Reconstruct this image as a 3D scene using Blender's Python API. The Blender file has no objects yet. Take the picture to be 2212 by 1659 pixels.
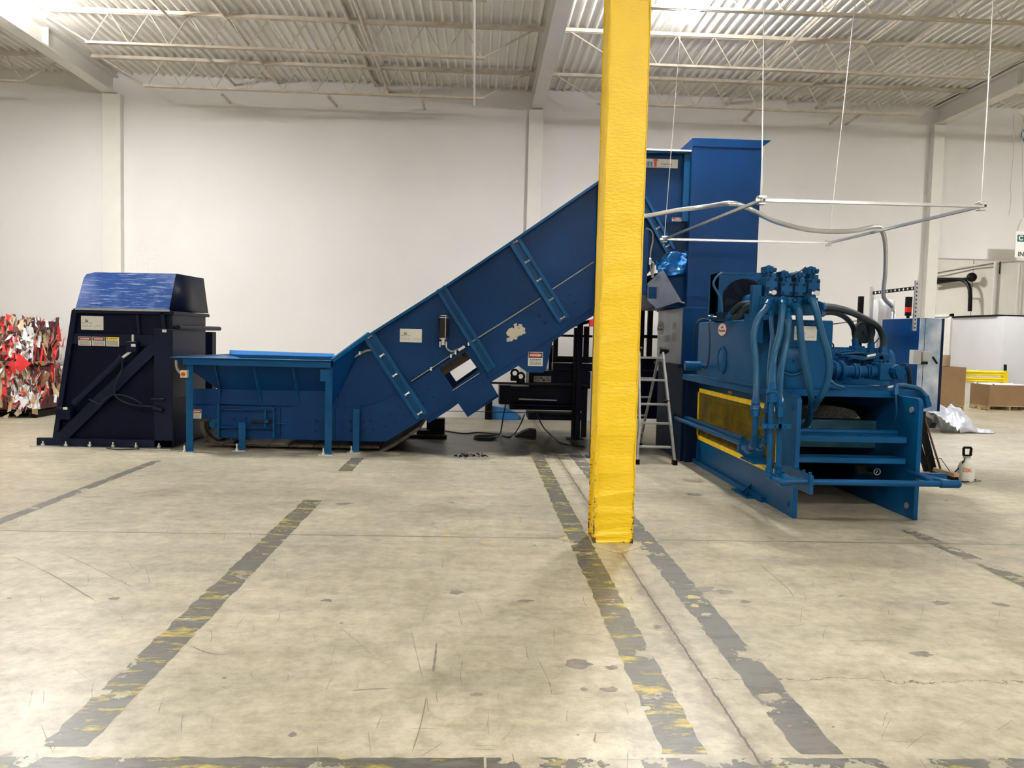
import bpy, bmesh, math, random
from mathutils import Vector, Matrix
from mathutils.geometry import tessellate_polygon
random.seed(7)
PI = math.pi
# ---------------------------------------------------------------- camera
EYE = Vector((0, 0, 1.7))
FPX, YAW, PITCH, ROLL = 1715.946, .0437407, .0587499, .024913
cy_, sy_, cp_, sp_ = math.cos(YAW), math.sin(YAW), math.cos(PITCH), math.sin(PITCH)
r0 = Vector((cy_, -sy_, 0)); FW = Vector((sy_*cp_, cy_*cp_, -sp_)); u0 = r0.cross(FW)
RT = math.cos(ROLL)*r0 + math.sin(ROLL)*u0
UP = -math.sin(ROLL)*r0 + math.cos(ROLL)*u0
cam = bpy.data.cameras.new('camera'); camo = bpy.data.objects.new('camera', cam)
bpy.context.scene.collection.objects.link(camo)
cam.sensor_width = 36; cam.lens = FPX/2212*36; cam.clip_end = 200; cam.clip_start = .05
mw = Matrix(((RT.x, UP.x, -FW.x, EYE.x), (RT.y, UP.y, -FW.y, EYE.y), (RT.z, UP.z, -FW.z, EYE.z), (0, 0, 0, 1)))
camo.matrix_world = mw
S = bpy.context.scene; S.camera = camo
S.view_settings.view_transform = 'Standard'; S.view_settings.look = 'None'
S.view_settings.gamma = 1; S.view_settings.use_curve_mapping = False
S.view_settings.exposure = 1.0
wd = bpy.data.worlds.new('world'); S.world = wd; wd.use_nodes = True
wd.node_tree.nodes['Background'].inputs[0].default_value = (.9, .95, 1, 1)
wd.node_tree.nodes['Background'].inputs[1].default_value = .15
LAMP_POWER = 300.0
# a survey helper: where the sight line of a measured point meets a known plane
def at(px, py, X=None, Y=None, Z=None):
    d = FW + (px-1106)/FPX*RT - (py-829.5)/FPX*UP
    if X is not None: t = X/d.x
    elif Y is not None: t = Y/d.y
    else: t = (Z-1.7)/d.z
    return EYE + d*t
# ---------------------------------------------------------------- materials
M = {}
def nodes(name):
    m = bpy.data.materials.new(name); m.use_nodes = True; M[name] = m
    return m, m.node_tree.nodes, m.node_tree.links, m.node_tree.nodes['Principled BSDF']
def mat(name, col, rough=.5, metal=0, var=.12, scale=3, bump=0, bscale=30, emit=0, spec=.5, coat=0, col2=None, stretch=None):
    m, N, L, B = nodes(name)
    B.inputs['Roughness'].default_value = rough; B.inputs['Metallic'].default_value = metal
    B.inputs['Specular IOR Level'].default_value = spec; B.inputs['Coat Weight'].default_value = coat
    tc = N.new('ShaderNodeTexCoord'); src = tc.outputs['Object']
    if stretch:
        mp = N.new('ShaderNodeMapping'); mp.inputs['Scale'].default_value = stretch; L.new(src, mp.inputs[0]); src = mp.outputs[0]
    if var or col2:
        nz = N.new('ShaderNodeTexNoise'); nz.inputs['Scale'].default_value = scale; nz.inputs['Detail'].default_value = 6
        L.new(src, nz.inputs['Vector'])
        rp = N.new('ShaderNodeValToRGB'); L.new(nz.outputs['Fac'], rp.inputs[0])
        c2 = col2 or tuple(c*(1-var) for c in col); c1 = col if col2 else tuple(min(1, c*(1+var)) for c in col)
        rp.color_ramp.elements[0].position = .32; rp.color_ramp.elements[0].color = (*c2, 1)
        rp.color_ramp.elements[1].position = .68; rp.color_ramp.elements[1].color = (*c1, 1)
        L.new(rp.outputs[0], B.inputs['Base Color'])
    else: B.inputs['Base Color'].default_value = (*col, 1)
    if bump:
        n2 = N.new('ShaderNodeTexNoise'); n2.inputs['Scale'].default_value = bscale; n2.inputs['Detail'].default_value = 4
        L.new(src, n2.inputs['Vector']); bp = N.new('ShaderNodeBump'); bp.inputs['Strength'].default_value = bump
        bp.inputs['Distance'].default_value = .01
        L.new(n2.outputs['Fac'], bp.inputs['Height']); L.new(bp.outputs[0], B.inputs['Normal'])
    if emit:
        B.inputs['Emission Color'].default_value = (1, .98, .965, 1); B.inputs['Emission Strength'].default_value = emit
    return m
mat('wall', (.69, .675, .655), .75, var=.03, scale=.6, bump=.15, bscale=60)
mat('wall_far', (.60, .57, .51), .8, var=.05, scale=.8, bump=.1)
mat('ceiling', (.80, .775, .72), .6, var=.06, scale=1)
mat('joist', (.62, .57, .48), .55, var=.18, scale=6, col2=(.48, .40, .31))
mat('beam', (.66, .64, .59), .5, var=.03)
mat('blue', (.0008, .026, .100), .40, var=.10, scale=2, spec=.14)
mat('blue_bal', (.001, .052, .150), .33, var=.12, scale=3, spec=.18)
mat('blue_hose', (.005, .062, .140), .42, var=.12, scale=6, spec=.3)
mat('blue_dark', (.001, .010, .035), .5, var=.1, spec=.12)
mat('navy', (.001, .002, .012), .42, var=.12, scale=2, spec=.10)
mat('navy2', (.0015, .004, .018), .42, var=.12, scale=2, spec=.16)
mat('black', (.002, .002, .002), .5, var=.1, spec=.15)
mat('rubber', (.006, .014, .017), .5, var=.15, spec=.25)
mat('dark_steel', (.010, .010, .009), .5, var=.2, spec=.2)
mat('mesh_paint', (.22, .15, .012), .6, var=.35, scale=4, spec=.2)
mat('ram_steel', (.012, .060, .085), .5, col2=(.004, .03, .045), scale=5, spec=.3)
mat('belt', (.045, .036, .022), .6, var=.3, scale=12, bump=.3, spec=.3)
mat('steel', (.62, .62, .60), .35, metal=.9, var=.08)
mat('zinc', (.75, .75, .74), .3, metal=.85, var=.05)
mat('alu', (.36, .36, .35), .4, metal=.5, var=.15, scale=10)
mat('brushed', (.16, .18, .22), .32, metal=.75, var=.25, scale=2, bump=.05)
mat('door_steel', (.80, .84, .88), .3, metal=.25, col2=(.10, .22, .42), scale=2.6)
mat('grey_plastic', (.42, .42, .40), .5, var=.05)
mat('white', (.78, .78, .75), .5, var=.02)
mat('offwhite', (.62, .61, .54), .5, var=.03)
mat('sheet_white', (.70, .72, .78), .55, var=.03, scale=1)
mat('red', (.55, .02, .015), .4, var=.05)
mat('decal_red', (.42, .02, .02), .4, var=0)
mat('decal_black', (.01, .01, .01), .5, var=0)
mat('decal_yellow', (.78, .58, .03), .4, var=0)
mat('decal_grey', (.30, .30, .28), .6, var=0)
mat('logo_blue', (.05, .16, .28), .4, var=0)
mat('yellow_guard', (.80, .52, .01), .45, var=.12, scale=8)
mat('rail_yellow', (.82, .62, .01), .4, var=.05)
mat('wood', (.48, .36, .20), .7, var=.2, scale=5)
mat('card', (.30, .19, .10), .8, var=.08, scale=2)
mat('card_light', (.46, .33, .20), .8, var=.1, scale=3)
mat('paper_red', (.65, .03, .03), .6, var=.15, scale=8)
mat('paper_white', (.75, .76, .80), .6, var=.1, scale=8)
mat('paper_dark', (.10, .03, .03), .7, var=.3, scale=8)
mat('tarp', (.75, .78, .86), .35, metal=.3, col2=(.42, .46, .55), scale=7, bump=1, bscale=11)
mat('tarp_dark', (.05, .055, .045), .6, var=.3, bump=.4, bscale=12)
mat('jug', (.78, .76, .68), .35, var=.04)
mat('orange', (.75, .22, .04), .5, var=0)
mat('mitt_green', (.01, .09, .07), .5, var=0)
mat('red_lens', (.75, .02, .02), .25, var=.05)
mat('shaft_blue', (.02, .18, .5), .4, var=.05)
mat('lamp_glow', (1, 1, 1), .5, var=0, emit=LAMP_POWER)
mat('ceiling_fill', (1, 1, 1), .5, var=0, emit=LAMP_POWER*1.45)  # glow for the added panels that brighten the ceiling
mat('lamp_front', (1, 1, 1), .5, var=0, emit=LAMP_POWER*.66)
mat('dark_glass', (.004, .002, .002), .3, var=0, spec=.3)
mat('conduit_grey', (.22, .22, .205), .5, var=.05)
mat('rustpaint', (.50, .44, .35), .7, var=.1)
mat('clear_sheet', (.75, .76, .80), .3, var=.05)
M['clear_sheet'].node_tree.nodes['Principled BSDF'].inputs['Alpha'].default_value = .55

mat('scuff', (.13, .115, .10), .6, col2=(.24, .21, .17), scale=14)
mat('yellow_smear', (.55, .42, .08), .6, col2=(.46, .42, .27), scale=25)
def scratched():      # polished blue sheet with scratches
    m, N, L, B = nodes('hood')
    tc = N.new('ShaderNodeTexCoord'); mp = N.new('ShaderNodeMapping'); mp.inputs['Rotation'].default_value = (0, .45, 0)
    mp.inputs['Scale'].default_value = (1.2, 1, 16); L.new(tc.outputs['Object'], mp.inputs[0])
    n1 = N.new('ShaderNodeTexNoise'); n1.inputs['Scale'].default_value = 3.2; n1.inputs['Detail'].default_value = 8; n1.inputs['Roughness'].default_value = .7
    L.new(mp.outputs[0], n1.inputs['Vector'])
    r = N.new('ShaderNodeValToRGB'); L.new(n1.outputs['Fac'], r.inputs[0])
    e = r.color_ramp.elements; e[0].position = .53; e[0].color = (.004, .045, .20, 1); e[1].position = .78; e[1].color = (.50, .58, .72, 1)
    n2 = N.new('ShaderNodeTexNoise'); n2.inputs['Scale'].default_value = 2.2; n2.inputs['Detail'].default_value = 5; L.new(tc.outputs['Object'], n2.inputs['Vector'])
    r2 = N.new('ShaderNodeValToRGB'); L.new(n2.outputs['Fac'], r2.inputs[0]); e = r2.color_ramp.elements
    e[0].position = .46; e[0].color = (0, 0, 0, 1); e[1].position = .75; e[1].color = (.14, .15, .20, 1)
    a = N.new('ShaderNodeMixRGB'); a.blend_type = 'ADD'; a.inputs[0].default_value = 1
    L.new(r.outputs[0], a.inputs[1]); L.new(r2.outputs[0], a.inputs[2]); L.new(a.outputs[0], B.inputs['Base Color'])
    B.inputs['Roughness'].default_value = .33; B.inputs['Metallic'].default_value = .2
scratched()

def column_paint():
    m, N, L, B = nodes('column')
    tc = N.new('ShaderNodeTexCoord')
    sep = N.new('ShaderNodeSeparateXYZ'); L.new(tc.outputs['Object'], sep.inputs[0])
    n = N.new('ShaderNodeTexNoise'); n.inputs['Scale'].default_value = 38; n.inputs['Detail'].default_value = 6; n.inputs['Roughness'].default_value = .7
    L.new(tc.outputs['Object'], n.inputs['Vector'])
    # chips: near the front left and front right edges (local x=-/+.168), mostly low down
    ab = N.new('ShaderNodeMath'); ab.operation = 'ABSOLUTE'; L.new(sep.outputs[0], ab.inputs[0])
    ed = N.new('ShaderNodeMapRange'); ed.inputs[1].default_value = .125; ed.inputs[2].default_value = .170; ed.inputs[3].default_value = 0; ed.inputs[4].default_value = .26
    L.new(ab.outputs[0], ed.inputs[0])
    lo = N.new('ShaderNodeMapRange'); lo.inputs[1].default_value = 1.0; lo.inputs[2].default_value = .15; lo.inputs[3].default_value = .25; lo.inputs[4].default_value = 1
    L.new(sep.outputs[2], lo.inputs[0])
    mu = N.new('ShaderNodeMath'); mu.operation = 'MULTIPLY'; L.new(ed.outputs[0], mu.inputs[0]); L.new(lo.outputs[0], mu.inputs[1])
    bt = N.new('ShaderNodeMapRange'); bt.inputs[1].default_value = .05; bt.inputs[2].default_value = 0; bt.inputs[3].default_value = 0; bt.inputs[4].default_value = .14
    L.new(sep.outputs[2], bt.inputs[0])
    ad = N.new('ShaderNodeMath'); ad.operation = 'ADD'; L.new(mu.outputs[0], ad.inputs[0]); L.new(bt.outputs[0], ad.inputs[1])
    a2 = N.new('ShaderNodeMath'); a2.operation = 'ADD'; L.new(ad.outputs[0], a2.inputs[0]); L.new(n.outputs['Fac'], a2.inputs[1])
    r = N.new('ShaderNodeValToRGB'); L.new(a2.outputs[0], r.inputs[0]); e = r.color_ramp.elements
    e[0].position = .71; e[0].color = (.88, .60, .010, 1); e[1].position = .74; e[1].color = (.07, .04, .01, 1)
    n2 = N.new('ShaderNodeTexNoise'); n2.inputs['Scale'].default_value = 5; n2.inputs['Detail'].default_value = 5; L.new(tc.outputs['Object'], n2.inputs['Vector'])
    r2 = N.new('ShaderNodeValToRGB'); L.new(n2.outputs['Fac'], r2.inputs[0]); r2.color_ramp.elements[0].color = (.84, .80, .7, 1); r2.color_ramp.elements[1].color = (1, 1, 1, 1)
    mx = N.new('ShaderNodeMixRGB'); mx.blend_type = 'MULTIPLY'; mx.inputs[0].default_value = 1; L.new(r.outputs[0], mx.inputs[1]); L.new(r2.outputs[0], mx.inputs[2])
    L.new(mx.outputs[0], B.inputs['Base Color'])
    mp = N.new('ShaderNodeMapping'); mp.inputs['Scale'].default_value = (1, 1, 3); L.new(tc.outputs['Object'], mp.inputs[0])
    n3 = N.new('ShaderNodeTexNoise'); n3.inputs['Scale'].default_value = 18; n3.inputs['Detail'].default_value = 5; L.new(mp.outputs[0], n3.inputs['Vector'])
    b = N.new('ShaderNodeBump'); b.inputs['Strength'].default_value = .45; b.inputs['Distance'].default_value = .012; L.new(n3.outputs['Fac'], b.inputs['Height'])
    L.new(b.outputs[0], B.inputs['Normal']); B.inputs['Roughness'].default_value = .45
column_paint()

def floor_mat():
    m, N, L, B = nodes('floor')
    tc = N.new('ShaderNodeTexCoord'); O = tc.outputs['Object']
    def noise(sc, det=6, rough=.6, stretch=None, rot=0):
        s = O
        if stretch or rot:
            mp = N.new('ShaderNodeMapping'); mp.inputs['Scale'].default_value = stretch or (1, 1, 1); mp.inputs['Rotation'].default_value = (0, 0, rot)
            L.new(O, mp.inputs[0]); s = mp.outputs[0]
        n = N.new('ShaderNodeTexNoise'); n.inputs['Scale'].default_value = sc; n.inputs['Detail'].default_value = det
        n.inputs['Roughness'].default_value = rough; L.new(s, n.inputs['Vector']); return n.outputs['Fac']
    def ramp(f, p0, c0, p1, c1):
        r = N.new('ShaderNodeValToRGB'); L.new(f, r.inputs[0]); e = r.color_ramp.elements
        e[0].position = p0; e[0].color = (*c0, 1); e[1].position = p1; e[1].color = (*c1, 1); return r.outputs[0]
    def mix(kind, a, b, f=1.0):
        x = N.new('ShaderNodeMixRGB'); x.blend_type = kind
        if isinstance(f, float): x.inputs[0].default_value = f
        else: L.new(f, x.inputs[0])
        L.new(a, x.inputs[1]) if not isinstance(a, tuple) else setattr(x.inputs[1], 'default_value', (*a, 1))
        L.new(b, x.inputs[2]) if not isinstance(b, tuple) else setattr(x.inputs[2], 'default_value', (*b, 1))
        return x.outputs[0]
    def mth(op, a, b=None, c=None):
        x = N.new('ShaderNodeMath'); x.operation = op
        for i, v in enumerate((a, b, c)):
            if v is None: continue
            if isinstance(v, (int, float)): x.inputs[i].default_value = v
            else: L.new(v, x.inputs[i])
        return x.outputs[0]
    base = ramp(noise(.55, 8, .62), .30, (.355, .325, .25), .70, (.575, .53, .41))
    fine = ramp(noise(9, 8, .75), .32, (.66, .64, .60), .60, (1.06, 1.06, 1.04))
    c = mix('MULTIPLY', base, fine)
    mot = ramp(noise(2.8, 9, .72, None, .4), .34, (.78, .765, .73), .56, (1, 1, 1)); c = mix('MULTIPLY', c, mot)
    swp = ramp(noise(1.6, 7, .7, (.35, 2.4, 1), .12), .36, (.80, .80, .80), .58, (1, 1, 1))
    c = mix('MULTIPLY', c, swp)
    # scratches, three directions
    for rot, sc, st, lo in ((.5, 3, (1, 46, 1), .70), (-.35, 3, (1, 40, 1), .71), (1.35, 2.5, (1, 50, 1), .715)):
        s = ramp(noise(sc, 3, .5, st, rot), lo, (1, 1, 1), lo+.03, (.42, .39, .34)); c = mix('MULTIPLY', c, s)
    sc2 = ramp(noise(4, 3, .5, (1, 60, 1), -.9), .72, (0, 0, 0), .76, (.10, .10, .085)); c = mix('ADD', c, sc2)
    # grimy spots
    v = N.new('ShaderNodeTexVoronoi'); v.inputs['Scale'].default_value = 1.7; v.inputs['Randomness'].default_value = 1
    wv = N.new('ShaderNodeVectorMath'); wv.operation = 'ADD'; L.new(O, wv.inputs[0])
    nv = N.new('ShaderNodeTexNoise'); nv.inputs['Scale'].default_value = 9; nv.inputs['Detail'].default_value = 5; L.new(O, nv.inputs['Vector'])
    sv = N.new('ShaderNodeVectorMath'); sv.operation = 'SCALE'; sv.inputs['Scale'].default_value = .16; L.new(nv.outputs['Color'], sv.inputs[0])
    L.new(sv.outputs[0], wv.inputs[1]); L.new(wv.outputs[0], v.inputs['Vector'])
    spot = ramp(v.outputs['Distance'], .035, (.42, .39, .36), .065, (1, 1, 1)); c = mix('MULTIPLY', c, spot)
    # joints
    sep = N.new('ShaderNodeSeparateXYZ'); L.new(O, sep.inputs[0]); x, y = sep.outputs[0], sep.outputs[1]
    wob = mth('MULTIPLY', mth('SUBTRACT', noise(14, 5, .7), .5), .035)
    def line(d, w):   # 1 on the line
        return mth('LESS_THAN', mth('ABSOLUTE', d), w)
    xw = mth('ADD', x, wob); yw = mth('ADD', y, mth('MULTIPLY', wob, .4))
    cx, cyy, R = 1.166, 6.66, .47
    dia = mth('SUBTRACT', mth('ADD', mth('ABSOLUTE', mth('SUBTRACT', x, cx)), mth('ABSOLUTE', mth('SUBTRACT', y, cyy))), R)
    out = mth('GREATER_THAN', dia, 0)
    j = mth('MULTIPLY', mth('MAXIMUM', line(mth('SUBTRACT', xw, cx+.015), .006), line(mth('SUBTRACT', yw, 6.655), .009)), out)
    j = mth('MAXIMUM', j, line(dia, .006))
    # far grid of saw cuts, every 4.4 m from the column
    gx = mth('SUBTRACT', mth('PINGPONG', mth('SUBTRACT', xw, cx), 2.93*2), 0); gy = mth('PINGPONG', mth('SUBTRACT', yw, 6.655), 4.1)
    gl = mth('MULTIPLY', line(mth('SUBTRACT', gy, 4.1), .006), out)
    j = mth('MAXIMUM', j, gl)
    # a wandering crack in the right foreground
    w2 = mth('MULTIPLY', mth('SUBTRACT', noise(2.2, 6, .65), .5), .42)
    ck = mth('MULTIPLY', line(mth('SUBTRACT', mth('ADD', y, w2), 3.86), .0035), mth('GREATER_THAN', x, 1.22)); j = mth('MAXIMUM', j, ck)
    c = mix('MIX', c, (.045, .038, .03), mth('MULTIPLY', j, .85))
    # grime band that clings to the long joint
    bd = mth('MULTIPLY', mth('ABSOLUTE', mth('ADD', mth('SUBTRACT', x, cx), mth('MULTIPLY', mth('SUBTRACT', noise(6, 6, .7), .5), .22))), 1)
    band = ramp(bd, .015, (.70, .66, .66), .07, (1, 1, 1)); c = mix('MULTIPLY', c, band)
    # the diamond of newer yellow-smeared concrete round the column
    ye = mth('MULTIPLY', mth('LESS_THAN', dia, -.012), mth('GREATER_THAN', noise(12, 5, .7), .52)); c = mix('MIX', c, (.62, .46, .16), mth('MULTIPLY', ye, .55))
    # oil stain under the machines, widened and darkened to paint in their shadow
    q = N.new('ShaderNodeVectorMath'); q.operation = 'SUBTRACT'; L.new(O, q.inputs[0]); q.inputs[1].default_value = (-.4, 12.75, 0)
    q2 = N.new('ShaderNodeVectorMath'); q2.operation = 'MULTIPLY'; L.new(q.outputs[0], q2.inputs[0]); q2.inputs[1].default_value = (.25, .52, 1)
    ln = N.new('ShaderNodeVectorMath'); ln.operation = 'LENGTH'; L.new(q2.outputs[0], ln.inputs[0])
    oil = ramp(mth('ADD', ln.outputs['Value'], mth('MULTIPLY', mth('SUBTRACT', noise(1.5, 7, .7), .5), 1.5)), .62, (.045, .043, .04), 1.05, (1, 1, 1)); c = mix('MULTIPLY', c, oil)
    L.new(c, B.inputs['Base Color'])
    rr = N.new('ShaderNodeMapRange'); rr.inputs[3].default_value = .24; rr.inputs[4].default_value = .46; L.new(noise(3, 7, .7), rr.inputs[0])
    L.new(rr.outputs[0], B.inputs['Roughness']); B.inputs['Specular IOR Level'].default_value = .5
    b = N.new('ShaderNodeBump'); b.inputs['Strength'].default_value = .08; b.inputs['Distance'].default_value = .01
    L.new(noise(25, 6, .7), b.inputs['Height']); L.new(b.outputs[0], B.inputs['Normal'])
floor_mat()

def tape_mat(name, yellow, worn):
    m, N, L, B = nodes(name)
    tc = N.new('ShaderNodeTexCoord'); O = tc.outputs['Object']
    mp = N.new('ShaderNodeMapping'); mp.inputs['Scale'].default_value = (1.0, 3.6, 1); mp.inputs['Rotation'].default_value = (0, 0, .25); L.new(O, mp.inputs[0])
    n = N.new('ShaderNodeTexNoise'); n.inputs['Scale'].default_value = 2.5; n.inputs['Detail'].default_value = 8; n.inputs['Roughness'].default_value = .72; L.new(mp.outputs[0], n.inputs['Vector'])
    r = N.new('ShaderNodeValToRGB'); L.new(n.outputs['Fac'], r.inputs[0]); e = r.color_ramp.elements
    e[0].position = yellow; e[0].color = (.070, .070, .060, 1); e[1].position = yellow+.09; e[1].color = (.42, .34, .07, 1); e2 = r.color_ramp.elements.new(yellow-.12); e2.color = (.13, .125, .11, 1)
    L.new(r.outputs[0], B.inputs['Base Color']); B.inputs['Roughness'].default_value = .4
    n2 = N.new('ShaderNodeTexNoise'); n2.inputs['Scale'].default_value = 3.4; n2.inputs['Detail'].default_value = 9; n2.inputs['Roughness'].default_value = .68; L.new(O, n2.inputs['Vector'])
    g = N.new('ShaderNodeMath'); g.operation = 'LESS_THAN'; g.inputs[1].default_value = worn; L.new(n2.outputs['Fac'], g.inputs[0])
    L.new(g.outputs[0], B.inputs['Alpha'])
tape_mat('tape_a', .525, .585); tape_mat('tape_b', .62, .565); tape_mat('tape_c', .54, .50)
# ---------------------------------------------------------------- mesh building
COL = S.collection
def V(*a): return Vector(a)
class MB:
    def __init__(s): s.v = []; s.f = []
    def add(s, vs, fs):
        n = len(s.v); s.v += [tuple(p) for p in vs]; s.f += [tuple(i+n for i in f) for f in fs]; return s
    def hexa(s, p):   # 0-3 bottom ring, 4-7 top ring
        return s.add(p, [(0, 3, 2, 1), (4, 5, 6, 7), (0, 1, 5, 4), (1, 2, 6, 5), (2, 3, 7, 6), (3, 0, 4, 7)])
    def box(s, x0, x1, y0, y1, z0, z1):
        return s.hexa([(x0, y0, z0), (x1, y0, z0), (x1, y1, z0), (x0, y1, z0), (x0, y0, z1), (x1, y0, z1), (x1, y1, z1), (x0, y1, z1)])
    def bar(s, a, b, w, h, up=(0, 0, 1)):   # rectangular bar a->b, w sideways, h along up
        a, b = Vector(a), Vector(b); d = (b-a).normalized(); u = Vector(up); sd = d.cross(u)
        if sd.length < 1e-4: sd = d.cross(Vector((0, 1, 0)))
        sd.normalize(); u = sd.cross(d).normalized(); sd = sd*w/2; u = u*h/2
        return s.hexa([a-sd-u, a+sd-u, b+sd-u, b-sd-u, a-sd+u, a+sd+u, b+sd+u, b-sd+u])
    def prism(s, poly, ext, holes=()):
        loops = [[Vector(p) for p in poly]]+[[Vector(p) for p in h] for h in holes]; e = Vector(ext)
        flat = [p for l in loops for p in l]; tri = tessellate_polygon(loops); n = len(flat)
        fs = [tuple(t) for t in tri]+[tuple(i+n for i in reversed(t)) for t in tri]; k = 0
        for l in loops:
            for i in range(len(l)):
                a, b = k+i, k+(i+1) % len(l); fs.append((a, b, b+n, a+n))
            k += len(l)
        return s.add(flat+[p+e for p in flat], fs)
    def cyl(s, a, b, r, r2=None, n=16):
        return s.tube([a, b], [r, r if r2 is None else r2], n)
    def tube(s, pts, r, n=10, caps=True):
        P = [Vector(p) for p in pts]; R = r if isinstance(r, (list, tuple)) else [r]*len(P)
        t = (P[1]-P[0]).normalized(); u = t.orthogonal().normalized(); vs = []; fs = []
        for i, p in enumerate(P):
            if i == 0: tn = P[1]-P[0]
            elif i == len(P)-1: tn = P[-1]-P[-2]
            else: tn = (P[i+1]-p).normalized()+(p-P[i-1]).normalized()
            tn.normalize(); u = (u-tn*u.dot(tn))
            if u.length < 1e-5: u = tn.orthogonal()
            u.normalize(); w = tn.cross(u)
            for k in range(n):
                a = 2*PI*k/n; vs.append(p+(u*math.cos(a)+w*math.sin(a))*R[i])
        for i in range(len(P)-1):
            for k in range(n):
                a = i*n+k; b = i*n+(k+1) % n; fs.append((a, b, b+n, a+n))
        if caps: fs.append(tuple(range(n-1, -1, -1))); fs.append(tuple(range((len(P)-1)*n, len(P)*n)))
        return s.add(vs, fs)
    def ring(s, c, ax, R, r, n=28, m=8):
        ax = Vector(ax).normalized(); u = ax.orthogonal().normalized(); w = ax.cross(u); c = Vector(c); vs = []; fs = []
        for i in range(n):
            a = 2*PI*i/n; d = u*math.cos(a)+w*math.sin(a)
            for k in range(m):
                b = 2*PI*k/m; vs.append(c+d*(R+r*math.cos(b))+ax*r*math.sin(b))
        for i in range(n):
            for k in range(m):
                fs.append((i*m+k, ((i+1) % n)*m+k, ((i+1) % n)*m+(k+1) % m, i*m+(k+1) % m))
        return s.add(vs, fs)
    def ball(s, c, r, n=12, sz=(1, 1, 1)):
        vs = []; fs = []; m = n//2
        for i in range(m+1):
            a = PI*i/m
            for k in range(n):
                b = 2*PI*k/n; vs.append((c[0]+r*sz[0]*math.sin(a)*math.cos(b), c[1]+r*sz[1]*math.sin(a)*math.sin(b), c[2]+r*sz[2]*math.cos(a)))
        for i in range(m):
            for k in range(n): fs.append((i*n+k, i*n+(k+1) % n, (i+1)*n+(k+1) % n, (i+1)*n+k))
        return s.add(vs, fs)
    def build(s, name, m, parent=None, bevel=0, smooth=35, origin=None, kind=None):
        me = bpy.data.meshes.new(name); 
        if origin is None:
            if parent is None:
                xs = [p[0] for p in s.v]; ys = [p[1] for p in s.v]; zs = [p[2] for p in s.v]
                origin = ((min(xs)+max(xs))/2, (min(ys)+max(ys))/2, min(zs))
            else: origin = (0, 0, 0)
        o_ = Vector(origin)
        base = Vector((0, 0, 0)); q = parent
        while q is not None: base += q.location; q = q.parent
        me.from_pydata([tuple(Vector(p)-o_-base if parent else Vector(p)-o_) for p in s.v], [], s.f)
        bm = bmesh.new(); bm.from_mesh(me); bmesh.ops.remove_doubles(bm, verts=bm.verts, dist=1e-5)
        bmesh.ops.recalc_face_normals(bm, faces=bm.faces); bm.to_mesh(me); bm.free()
        me.materials.append(M[m])
        if smooth:
            me.shade_smooth(); me.set_sharp_from_angle(angle=math.radians(smooth))
        o = bpy.data.objects.new(name, me); COL.objects.link(o); o.location = o_
        if parent is not None: o.parent = parent
        if bevel:
            b = o.modifiers.new('bevel', 'BEVEL'); b.width = bevel; b.segments = 2; b.limit_method = 'ANGLE'; b.angle_limit = .6; b.harden_normals = True
        if kind: o['kind'] = kind
        return o
def spline(pts, k=8):
    P = [Vector(p) for p in pts]; P = [P[0]*2-P[1]]+P+[P[-1]*2-P[-2]]; out = []
    for i in range(1, len(P)-2):
        for j in range(k):
            t = j/k; a, b, c, d = P[i-1], P[i], P[i+1], P[i+2]
            out.append(.5*((2*b)+(c-a)*t+(2*a-5*b+4*c-d)*t*t+(-a+3*b-3*c+d)*t**3))
    out.append(P[-2]); return out
def tag(o, label, cat, group=None, kind=None):
    o['label'] = label; o['category'] = cat
    if group: o['group'] = group
    if kind: o['kind'] = kind
    return o
def thing(name, loc, label, cat, group=None):
    o = bpy.data.objects.new(name, None); COL.objects.link(o); o.location = loc; o.empty_display_size = .2
    return tag(o, label, cat, group)
def struct(mb, name, m, **k):
    o = mb.build(name, m, **k); o['kind'] = 'structure'; return o
def copy_part(o, parent, loc):
    c = o.copy(); COL.objects.link(c); c.parent = parent; c.location = loc; return c
def base_of(o):
    b = Vector((0, 0, 0))
    while o is not None: b += o.location; o = o.parent
    return b
def text(parent, s, loc, size, m, ex=(1, 0, 0), up=(0, 0, 1), depth=.002, name='lettering', align='CENTER', xs=1.0, off=0):
    cu = bpy.data.curves.new('t', 'FONT'); cu.body = s; cu.size = size; cu.extrude = depth; cu.align_x = align; cu.align_y = 'CENTER'; cu.offset = off
    to = bpy.data.objects.new('t', cu); COL.objects.link(to)
    dg = bpy.context.evaluated_depsgraph_get(); me = bpy.data.meshes.new_from_object(to.evaluated_get(dg)); bpy.data.objects.remove(to); 
    ex = Vector(ex).normalized(); up = Vector(up).normalized(); nz = ex.cross(up); L = Vector(loc)-base_of(parent)
    for v in me.vertices: v.co = L+ex*v.co.x*xs+up*v.co.y+nz*v.co.z
    me.materials.clear(); me.materials.append(M[m]); o = bpy.data.objects.new(name, me); COL.objects.link(o); o.parent = parent
    return o
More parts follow.
